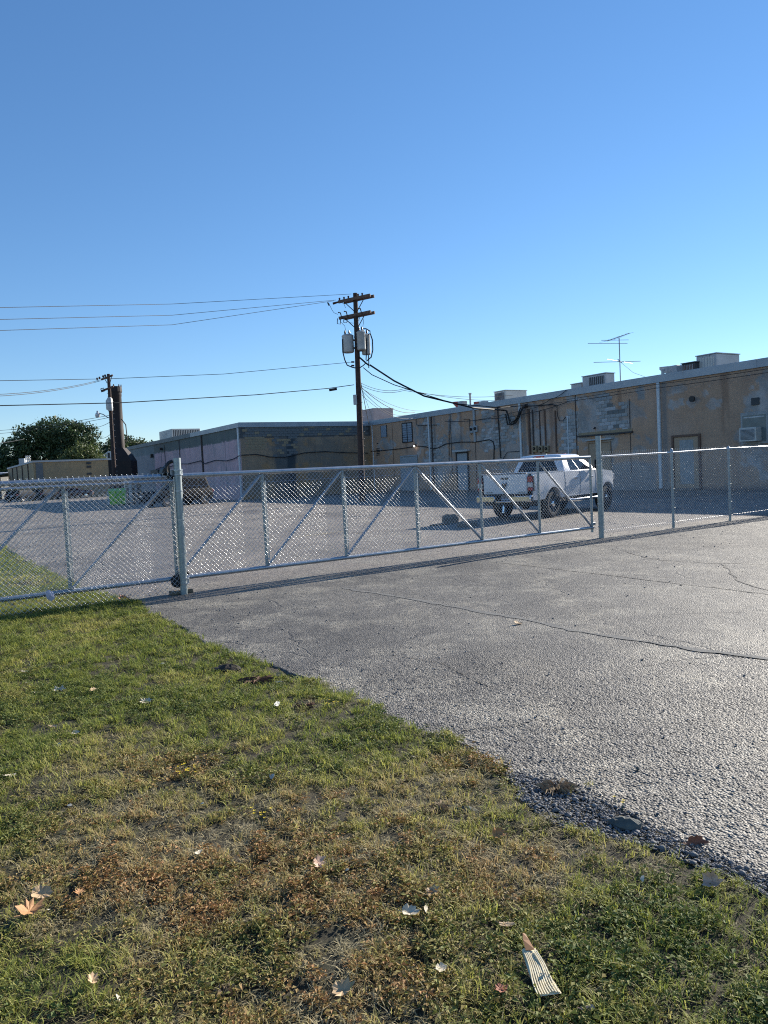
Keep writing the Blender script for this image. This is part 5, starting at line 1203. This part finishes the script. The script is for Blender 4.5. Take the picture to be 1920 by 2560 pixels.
def tuft_meshes(kind, m_, count, seed):
    rr = np.random.default_rng(seed); c = D.collections.new('tufts_'+kind)
    for q in range(count):
        V_, F_, T_ = [], [], []
        nb = {'grass': 20, 'straw': 16, 'weed': 26}[kind]
        for i in range(nb):
            a = rr.uniform(0, 2*PI); r0 = rr.uniform(0, .045); bx_, by_ = r0*math.cos(a), r0*math.sin(a); o = len(V_); d = rr.uniform(0, 2*PI)
            if kind == 'weed':
                z = rr.uniform(.004, .03); s = rr.uniform(.005, .011); tl = rr.uniform(-.5, .5); cx, cy = math.cos(d), math.sin(d)
                V_ += [(bx_-cx*s, by_-cy*s, z), (bx_-cy*s*.6, by_+cx*s*.6, z+.004), (bx_+cx*s, by_+cy*s, z+tl*s), (bx_+cy*s*.6, by_-cx*s*.6, z+.004)]; F_ += [(o, o+1, o+2), (o, o+2, o+3)]; T_ += [rr.uniform()]*2; continue
            h = rr.uniform(.012, .046) if kind == 'grass' else rr.uniform(.006, .035); ln = (rr.uniform(.02, .075) if kind == 'grass' else rr.uniform(.04, .10)); w = rr.uniform(.0012, .0026)
            if rr.uniform() < .15: h *= 1.4
            dx, dy = math.cos(d), math.sin(d); nx_, ny_ = -dy*w, dx*w
            m1_ = (bx_+dx*ln*.4, by_+dy*ln*.4, h*.7); tp = (bx_+dx*ln, by_+dy*ln, h*(1 if kind == 'grass' else .5))
            V_ += [(bx_-nx_, by_-ny_, -.01), (bx_+nx_, by_+ny_, -.01), (m1_[0]+nx_, m1_[1]+ny_, m1_[2]), (m1_[0]-nx_, m1_[1]-ny_, m1_[2]), tp]
            F_ += [(o, o+1, o+2), (o, o+2, o+3), (o+3, o+2, o+4)]; T_ += [rr.uniform()]*3
        me = D.meshes.new('tuft'); me.from_pydata(V_, [], F_); me.materials.append(m_); at = me.attributes.new('tone', 'FLOAT', 'FACE'); at.data.foreach_set('value', np.array(T_, np.float32))
        c.objects.link(D.objects.new('tuft_%02d' % q, me))
    return c
def scatter(name, P_, rot, scl, tint, coll, label, nvar):
    n_ = len(P_); me = D.meshes.new(name); me.vertices.add(n_); me.vertices.foreach_set('co', P_.astype(np.float32).ravel())
    for nm, ty, ar in (('rot', 'FLOAT_VECTOR', rot), ('scl', 'FLOAT', scl), ('tint', 'FLOAT', tint)):
        at = me.attributes.new(nm, ty, 'POINT'); at.data.foreach_set('vector' if ty == 'FLOAT_VECTOR' else 'value', np.asarray(ar, np.float32).ravel())
    at = me.attributes.new('pick', 'INT', 'POINT'); at.data.foreach_set('value', RNG.integers(0, nvar, n_).astype(np.int32))
    o = D.objects.new(name, me); COL.objects.link(o); ng = D.node_groups.new(name+'_nodes', 'GeometryNodeTree')
    ng.interface.new_socket('Geometry', in_out='INPUT', socket_type='NodeSocketGeometry'); ng.interface.new_socket('Geometry', in_out='OUTPUT', socket_type='NodeSocketGeometry')
    gi = ng.nodes.new('NodeGroupInput'); go = ng.nodes.new('NodeGroupOutput'); mp = ng.nodes.new('GeometryNodeMeshToPoints'); ip = ng.nodes.new('GeometryNodeInstanceOnPoints')
    ci = ng.nodes.new('GeometryNodeCollectionInfo'); ci.inputs['Collection'].default_value = coll; ci.inputs['Separate Children'].default_value = True; ci.inputs['Reset Children'].default_value = True
    def na(nm, ty): n = ng.nodes.new('GeometryNodeInputNamedAttribute'); n.data_type = ty; n.inputs['Name'].default_value = nm; return n.outputs['Attribute']
    ng.links.new(gi.outputs[0], mp.inputs[0]); ng.links.new(mp.outputs[0], ip.inputs['Points']); ng.links.new(ci.outputs[0], ip.inputs['Instance']); ip.inputs['Pick Instance'].default_value = True
    ng.links.new(na('pick', 'INT'), ip.inputs['Instance Index']); ng.links.new(na('rot', 'FLOAT_VECTOR'), ip.inputs['Rotation']); ng.links.new(na('scl', 'FLOAT'), ip.inputs['Scale'])
    ng.links.new(ip.outputs[0], go.inputs[0]); md = o.modifiers.new('scatter', 'NODES'); md.node_group = ng
    return tag(o, label, kind='stuff')
def points(dens, y0, y1, x0f, seed, edge_pad=0.0):
    rr = np.random.default_rng(seed); xr0 = -.62*y1-3.0 if x0f is None else x0f; xr1 = 2.6; n_ = int(dens*(y1-y0)*(xr1-xr0))
    x = rr.uniform(xr0, xr1, n_); y = rr.uniform(y0, y1, n_)
    k = (x < edge_x(y)-edge_pad+(fbm(x*3, y*3, 12)-.42)*.42 + (vnoise(x*14, y*14, 15)-.5)*.12) & (x > -.62*y-2.8); return x[k], y[k], rr
def tint_of(x, y):
    g_ = .62*fbm(x*.8, y*.8, 101) + .38*fbm(x*2.6, y*2.6, 102)
    t_ = sm(g_, .38, .74)
    t_ = t_ - .42*sm(y, 5.0, 7.5)*sm(-x, .6, 2.2) + .12*sm(3.8-y, 0, 1.2)
    t_ = t_ + .16*np.exp(-(((x+.35)/.5)**2+((y-2.65)/.4)**2))
    t_ = t_ + .35*np.exp(-(((x+.55)/.5)**2+((y-3.0)/.45)**2)) + .25*np.exp(-(((x-.1)/.35)**2+((y-3.3)/.3)**2)) - .35*np.exp(-(((x+1.3)/.3)**2+((y-2.5)/.3)**2)) - .25*np.exp(-(((x-.9)/.3)**2+((y-2.5)/.3)**2))
    return np.clip(t_*.78 + .03 + .16*(fbm(x*5, y*5, 401)-.5), 0, 1)
def bare(x, y): return np.maximum(.8*sm(fbm(x*1.9+50, y*1.9, 203), .58, .68), .8*sm(fbm(x*7+50, y*7, 213), .50, .62))
gravel_w = lambda y: np.interp(y, [2.2, 2.6, 3.0, 3.2, 3.45, 3.8, 4.05, 4.2], [.16, .15, .14, .18, .36, .32, .15, .02])
gravel_zone = lambda x, y: (y > 2.3) & (y < 4.15) & (edge_x(y)-x < gravel_w(y)*(.75+.5*fbm(x*5, y*5, 61))) & (edge_x(y)-x > -.2)
cg = tuft_meshes('grass', grass_m, 10, 1); cs = tuft_meshes('straw', straw_m, 8, 2); cw = tuft_meshes('weed', weed_m, 8, 3)
def do_scatter(name, coll, nvar, bands, keepfn, label, sc0, seed):
    X_, Y_, S_ = [], [], []
    for (dn, y0, y1, sc) in bands:
        x, y, rr = points(dn, y0, y1, None, seed+int(y0*10)); k = keepfn(x, y, rr); X_.append(x[k]); Y_.append(y[k]); S_.append(sc*rr.uniform(.6, 1.3, k.sum()))
    x = np.concatenate(X_); y = np.concatenate(Y_); s = np.concatenate(S_)*sc0; rr = np.random.default_rng(seed+999)
    rot = np.stack([rr.normal(0, .15, len(x)), rr.normal(0, .15, len(x)), rr.uniform(0, 2*PI, len(x))], 1)
    scatter(name, np.stack([x, y, np.where(x > edge_x(y)-.06, np.maximum(lawn_z(x, y), -.006), lawn_z(x, y))], 1), rot, s, tint_of(x, y) + rr.normal(0, .08, len(x)), coll, label, nvar); return len(x)
bands_g = [(520, 1.8, 4, .80), (430, 4, 7, .95), (300, 7, 11.5, 1.15), (120, 11.5, 17, 1.5), (50, 17, 26, 1.9)]
k1 = do_scatter('grass', cg, 10, bands_g, lambda x, y, rr: (rr.uniform(size=len(x)) > .78*bare(x, y)+.25*tint_of(x, y)*(y < 6)) & ~(gravel_zone(x, y) & (rr.uniform(size=len(x)) < .93)), 'short patchy green and browning grass', 1.0, 10)
k2 = do_scatter('dry_grass', cs, 8, [(400, 1.8, 4, .7), (260, 4, 7, .85), (120, 7, 11.5, 1.1), (50, 11.5, 20, 1.5)], lambda x, y, rr: (rr.uniform(size=len(x)) < .6+.4*tint_of(x, y)) & ~gravel_zone(x, y), 'dead straw-coloured grass lying among the green', 1.0, 40)
k3 = do_scatter('low_weeds', cw, 8, [(460, 1.8, 4, 1.), (320, 4, 7, 1.1), (110, 7, 11, 1.3)], lambda x, y, rr: (rr.uniform(size=len(x)) < .12+.8*sm(fbm(x*1.6+7, y*1.6, 301), .43, .60)) & ~gravel_zone(x, y), 'low reddish and olive weeds creeping in the lawn', 1.0, 70)
print('tufts', k1, k2, k3)

# small yellow-flowered plants
yl = mat('yellow_petals', (.75, .55, .02), .6); stem_m = mat('weed_stem', (.10, .15, .03), .7)
for lb, px_, py_, nn in (('yellow-flowered weed left of centre in the lawn', 469, 1961, 16), ('small yellow-flowered weed right of the silvery leaf', 654, 2058, 8), ('small yellow-flowered weed near the asphalt edge', 833, 1780, 8), ('yellow flower at the gravel edge beside the dark rock', 1553, 2017, 3)):
    p = gnd(px_, py_); t = thing('flowering_weed', lb, 'weed', (float(p[0]), float(p[1]), float(lawn_z(np.array(p[0]), np.array(p[1])))), 0, 'yellow-flowered weeds'); rr = random.Random(nn+px_); st_ = MB(); fl_ = MB()
    for k in range(nn):
        a, r_ = rr.uniform(0, 2*PI), rr.uniform(0, .07); x_, y_, z_ = r_*math.cos(a), r_*math.sin(a), rr.uniform(.045, .085); st_.tube([(x_*.5, y_*.5, 0), (x_, y_, z_)], .0012, 3)
        for j in range(5): b0 = j*2*PI/5; fl_.add([(x_, y_, z_), (x_+.007*math.cos(b0-.4), y_+.007*math.sin(b0-.4), z_+.002), (x_+.010*math.cos(b0), y_+.010*math.sin(b0), z_+.003), (x_+.007*math.cos(b0+.4), y_+.007*math.sin(b0+.4), z_+.002)], [(0, 1, 2, 3)])
    st_.build('stems', stem_m, t); fl_.build('flowers', yl, t)

# gravel spill
rr = np.random.default_rng(44); st_pts = []
while len(st_pts) < 8000:
    y = rr.uniform(2.35, 4.12); w_ = float(gravel_w(y))
    if rr.uniform() > (w_+.04)/.42: continue
    e_ = float(edge_x(y)); x = e_-rr.uniform(0, 1)**.8*w_*1.15+.02
    if rr.uniform() < .15: x = e_+rr.uniform(-.1, .08)
    st_pts.append((x, y))
V_, F_ = [], []; base_v = np.array([(1, 0, 0), (-1, 0, 0), (0, 1, 0), (0, -1, 0), (0, 0, 1), (0, 0, -1)], float); base_f = [(0, 2, 4), (2, 1, 4), (1, 3, 4), (3, 0, 4), (2, 0, 5), (1, 2, 5), (3, 1, 5), (0, 3, 5)]
for i, (x, y) in enumerate(st_pts):
    s = rr.lognormal(math.log(.0048), .45)*(1.9 if rr.uniform() < .04 else 1); v = base_v*rr.uniform(.7, 1.25, (6, 1))*s*np.array([1.1, .9, .62]); a = rr.uniform(0, PI); c_, s_ = math.cos(a), math.sin(a)
    v = v @ np.array([[c_, -s_, 0], [s_, c_, 0], [0, 0, 1]]); z = max(float(lawn_z(np.array(x), np.array(y))), -.005)+s*.35+rr.uniform(0, .006); V_.append(v+np.array([x, y, z])); F_ += [tuple(6*i+k for k in f) for f in base_f]
gravel_m = mat('blue_grey_gravel', (.25, .25, .25), .85, 0, (.06, .06, .065), 55, .3, 80)
tag(raw_mesh('gravel', np.concatenate(V_), F_, gravel_m), 'loose blue-grey gravel along the asphalt edge', kind='stuff')
# grit scattered on the asphalt
V_, F_ = [], []; i = 0
while i < 900:
    y = rr.uniform(2.2, 24); x = float(edge_x(y)) + abs(rr.normal(0, 1.2)) if rr.uniform() < .6 else rr.uniform(float(edge_x(y)), .55*y+1)
    s = rr.uniform(.004, .010)*(1+y*.08); v = base_v*rr.uniform(.7, 1.25, (6, 1))*s*np.array([1.1, .9, .5]); V_.append(v+np.array([x, y, s*.3])); F_ += [tuple(6*i+k for k in f) for f in base_f]; i += 1
tag(raw_mesh('grit', np.concatenate(V_), F_, gravel_m), 'small stones scattered over the asphalt', kind='stuff')

# rocks
def rock(label, px_, py_, sx_, sy_, sz_, rz, seed, m_, name='rock', cat='rock'):
    rr_ = random.Random(seed); b = MB(); rings = []
    for k in range(5):
        f_ = k/4; rad = math.sin(PI*(.18+.74*f_)); rings.append([(sx_*rad*rr_.uniform(.8, 1.1)*math.cos(j*PI/5), sy_*rad*rr_.uniform(.8, 1.1)*math.sin(j*PI/5), sz_*(f_*2-.5)*rr_.uniform(.85, 1.1)) for j in range(10)])
    b.loft(rings); p = gnd(px_, py_); o = b.build(name, m_, None, False, (float(p[0]), float(p[1]), 0.005)); o.rotation_euler = (.1, .1, rz); return tag(o, label, cat)
dark_rock = mat('dark_asphalt_lump', (.045, .05, .05), .85, 0, (.13, .14, .12), 9, .7, 40)
rock('dark flat lump of broken asphalt on the gravel at the lot edge', 1565, 2068, .085, .045, .030, -.35, 1, dark_rock)
rock('small dark stone half buried in weeds left of the gravel', 1165, 2030, .06, .03, .016, 0, 2, dark_rock)
rock('tiny dark stone alone on the open asphalt at the right', 1594, 1925, .012, .010, .009, 0, 3, dark_rock)
rock('dark clod of bark and soil in the grass near the asphalt edge', 570, 1676, .13, .07, .035, .2, 4, mat('dark_clod', (.05, .04, .032), .95, 0, (.02, .016, .014), 12, .8, 50), 'soil_clod', 'clod')
def tussock(label, px_, py_, r_, n_, seed, m_):
    rr_ = random.Random(seed); b = MB(); p = gnd(px_, py_)
    for k in range(n_):
        a = rr_.uniform(0, 2*PI); r0 = rr_.uniform(0, r_*.5); l_ = rr_.uniform(.4, 1)*r_; h = rr_.uniform(.010, .032); l_ *= .8; x_, y_ = r0*math.cos(a), r0*math.sin(a)*.6; a2 = a+rr_.uniform(-1, 1)
        b.add([(x_-.001, y_, 0), (x_+.0012, y_, 0), (x_+l_*.5*math.cos(a2), y_+l_*.5*math.sin(a2), h), (x_+l_*math.cos(a2), y_+l_*math.sin(a2), h*.4)], [(0, 1, 2), (2, 1, 3)])
    o = b.build('dead_tussock', m_, None, False, (float(p[0]), float(p[1]), .01)); return tag(o, label, 'tussock', 'dead grass tussocks')
dead_m = mat('dead_brown_grass', (.17, .095, .06), .9, 0, (.08, .045, .03), 30); pale_m = mat('dead_pale_grass', (.34, .26, .17), .9, 0, (.2, .15, .1), 30)
tussock('brown dead tussock above the yellow flowers left of centre', 492, 1928, .11, 86, 1, dead_m); tussock('brown dead tussock by the dark clod near the lot edge', 640, 1706, .17, 106, 2, dead_m)
tussock('pale dead tussock left of the gravel patch', 1088, 2030, .08, 66, 3, pale_m); tussock('pinkish dead tussock at the edge of the gravel', 1392, 1975, .11, 86, 5, pale_m)
tussock('dead grass mat at the bottom of the photo, centre left', 560, 2495, .04, 86, 6, pale_m); tussock('dead brown tuft right of the pale strip leaf', 765, 1772, .08, 60, 7, dead_m)

# fallen leaves, each its own curl
def leaf(label, px_, py_, size, col, rz, tilt, seed, curl=.35, kind='lobed', name='fallen_leaf', cat='leaf'):
    rr_ = random.Random(seed); p = gnd(px_, py_); k_ = 20; P = []
    for i in range(k_):
        a = 2*PI*i/k_
        r_ = (1 if i % 4 == 0 else (.92 if i % 2 == 0 else .76))*(1.2 if abs(a) < .1 else 1)*(.72+.28*abs(math.cos(a))) if kind == 'lobed' else (1.0 if i % 2 else .96)*(1/math.sqrt(math.cos(a)**2+(math.sin(a)/.38)**2))
        r_ *= rr_.uniform(.78, 1.12); x_, y_ = r_*math.cos(a)*size/2, r_*math.sin(a)*size/2; P.append((x_, y_, curl*size*((x_*1.3/size)**2+(y_*2/size)**2*rr_.uniform(.7, 1.5))))
    P = [(a_*1.25, b_*1.25, c_*1.25) for a_, b_, c_ in P]; b = MB(); n0 = len(P); inn = [(x_*.5, y_*.5, z_*.3+.001) for x_, y_, z_ in P]; b.add(P+inn+[(0, 0, 0)], [(i, (i+1) % n0, n0+(i+1) % n0, n0+i) for i in range(n0)] + [(n0+i, n0+(i+1) % n0, 2*n0) for i in range(n0)])
    m_ = mat('leaf_%.2f_%.2f_%.2f' % col, col, .7, 0, tuple(c*.6 for c in col), 40)
    onlawn = p[0] < float(edge_x(float(p[1]))); z0 = float(lawn_z(np.array(p[0]), np.array(p[1])))+.03 if onlawn else .006
    t = thing(name, label, cat, (float(p[0]), float(p[1]), z0), 0, 'fallen leaves and scraps on the lawn'); t.rotation_euler = (tilt, rr_.uniform(-.2, .2), rz)
    b.build('blade', m_, t); MB().tube([(0, 0, .002), (-size*.5, 0, .004), (-size*.8, size*.05, .012)], .0012, 4).build('leaf_stalk', m_, t); return t
TANc, ORG, PAL, SIL, RED, PNK = (.58, .40, .22), (.52, .27, .11), (.62, .54, .40), (.60, .60, .56), (.36, .13, .07), (.70, .46, .33)
leaf('curled tan oak leaf near the lower left corner, upper of two', 105, 2268, .075, TANc, .3, .5, 1); leaf('orange-tan leaf lying below the curled tan leaf, lower left', 76, 2317, .09, ORG, 1.2, .3, 2)
leaf('small orange leaf fragment right of the two lower-left leaves', 201, 2263, .035, ORG, .8, .3, 3); leaf('large pale torn leaf among the cluster on the upper lawn', 150, 1741, .085, PAL, .1, .35, 4)
leaf('narrow pale leaf left of the torn pale leaf', 93, 1745, .06, PAL, .2, .2, 5, .2, 'oval'); leaf('tan leaf right of the torn pale leaf', 236, 1741, .06, TANc, 1.0, .4, 6)
leaf('pale grey-green curled leaf right of the leaf cluster', 366, 1772, .075, PAL, .5, .5, 7); leaf('slim silvery leaf standing up near the asphalt edge', 693, 1772, .08, SIL, 1.2, .9, 8, .2, 'oval')
leaf('silvery feathery leaf in the middle of the lawn', 683, 1964, .07, SIL, -1.1, .8, 9, .25, 'oval'); leaf('tan maple-shaped leaf at the bottom edge, centre left', 859, 2506, .065, TANc, .4, .25, 10)
leaf('faded tan leaf at the bottom left, half hidden in grass', 234, 2493, .045, TANc, 2.0, .3, 11); leaf('pinkish upright leaf in the brown weeds at centre', 796, 2190, .06, PNK, .9, .9, 12)
leaf('small white crumpled leaf on the left lawn', 190, 1851, .045, PAL, .2, .5, 13); leaf('cream leaf at the left edge of the lawn', 29, 1965, .06, PAL, .7, .3, 14, .3, 'oval')
leaf('tiny white scrap below the silvery feathery leaf', 497, 2158, .035, PAL, 1.0, .6, 15, .3, 'oval'); leaf('curled orange-brown leaf left of the gravel patch', 1244, 2099, .06, ORG, .4, .8, 16, .6)
leaf('pale tan leaf lying flat right of centre, lower lawn', 1082, 2262, .05, TANc, .5, .35, 17); leaf('large pale grey leaf under the flat tan leaf', 1026, 2312, .06, PAL, .1, .3, 18); leaf('upright pale leaf touching the large pale grey leaf', 1064, 2304, .045, PAL, 1.4, 1.0, 19, .4, 'oval')
leaf('buff leaf sliver in the grass right of the pale pair', 1267, 2332, .05, TANc, .0, .2, 20, .2, 'oval'); leaf('small white leaf left of the ribbed strip', 1103, 2449, .038, PAL, .6, .5, 21)
leaf('arched orange-pink leaf in the grass at the far right', 1782, 2222, .065, PNK, -.5, .9, 22, .7); leaf('russet leaf standing on its edge at the asphalt border', 1735, 2110, .085, RED, .3, 1.25, 23, .3)
leaf('red leaf fragment left of the ribbed strip at the bottom', 1254, 2507, .04, RED, .6, .3, 24); leaf('pinkish scrap at the bottom edge, right of the ribbed strip', 1469, 2543, .04, PNK, .1, .5, 25, .3, 'oval')
leaf('dry tan leaf alone on the open asphalt', 1295, 1561, .085, TANc, .7, .3, 26); leaf('red-brown leaf clump at the foot of the fence by the lot edge', 308, 1500, .13, RED, .5, .7, 27, .6); leaf('second red-brown leaf beside the clump at the fence foot', 325, 1503, .10, RED, 1.9, .5, 28, .5)
leaf('small tan leaf at the grass edge above the russet fragments', 697, 1691, .05, TANc, .2, .9, 29); leaf('pale leaf sliver near the tan leaf at the grass edge', 697, 1710, .06, PAL, -.3, .3, 30, .2, 'oval')
leaf('pale leaf at the left edge of the middle lawn', 63, 1691, .06, PAL, .1, .3, 31, .3, 'oval'); leaf('small curled leaf left of the silvery feathery one', 135, 1832, .055, TANc, .1, .4, 32, .3, 'oval'); leaf('white chip on the asphalt at the middle right', 1318, 1761, .03, PAL, .4, .2, 33, .1, 'oval')
# pale litter chips (nothing tells these apart)
pale_leaf = mat('pale_litter', (.58, .55, .45), .8, 0, (.4, .34, .24), 30); rr_ = random.Random(77)
lm_ = D.meshes.new('leaf_chip'); lm_.from_pydata([(-.014, -.004, 0), (0, -.008, .004), (.014, 0, .001), (.004, .008, .005), (-.01, .006, .002)], [], [(0, 1, 2, 3, 4)]); lm_.materials.append(pale_leaf)
for k in range(26):
    y = rr_.uniform(2.3, 10.5)**1; x = rr_.uniform(-.5*y, float(edge_x(y))-.05); o = D.objects.new('leaf_chip', lm_); COL.objects.link(o)
    o.location = (x, y, float(lawn_z(np.array(x), np.array(y)))+.03); o.rotation_euler = (rr_.uniform(-.6, .6), rr_.uniform(-.6, .6), rr_.uniform(0, 6)); s = rr_.uniform(.5, 1.3)*(1+y*.05); o.scale = (s, s, s)
    tag(o, 'tiny pale leaf chip scattered in the lawn', 'leaf chip', 'tiny pale leaf chips')

# ribbed pale strip lying on the grass
pA = gnd(1318, 2400); pB = gnd(1375, 2512); v = pB-pA; Ls = float(np.linalg.norm(v)); rz = math.atan2(v[1], v[0])
t = thing('ribbed_strip', 'cream ribbed broken strip with a curled brown tip lying on the grass', 'litter', (float(pA[0]), float(pA[1]), .035), rz)
cream = mat('cream_ribbed_surface', (.84, .76, .55), .7, 0, (.66, .56, .36), 20); brown_tip = mat('brown_curled_tip', (.36, .17, .07), .7)
for j in range(9):
    yy = (j-4)*.0074; st0 = .02+abs(rr_.gauss(0, .006))+(.02 if j > 5 else 0); en = Ls*(1-abs(rr_.gauss(0, .02)))
    P = [(st0+(en-st0)*k/8, yy*(.72+.45*k/8)+.004*math.sin(k*.7), .02*(1-k/8)**2+.001*math.sin(k+j)) for k in range(9)]; MB().tube(P, .0028, 6).build('rib', cream, t)
b = MB(); r1, r2 = [], []
for k in range(9): x_ = .02+(Ls-.02)*k/8; w_ = .034*(.72+.45*k/8); z_ = .02*(1-k/8)**2-.003; r1.append((x_, -w_, z_)); r2.append((x_, w_, z_))
b.add(r1+r2, [(k, k+1, k+10, k+9) for k in range(8)]); b.build('backing', cream, t)
MB().loft([[(.035, -.014, .022), (.035, .016, .022), (.035, .016, .024), (.035, -.014, .024)], [(.0, -.012, .036), (.0, .010, .032), (.0, .010, .035), (.0, -.012, .039)], [(-.022, -.006, .046), (-.022, .003, .043), (-.022, .003, .045), (-.022, -.006, .049)]]).build('curled_tip', brown_tip, t)
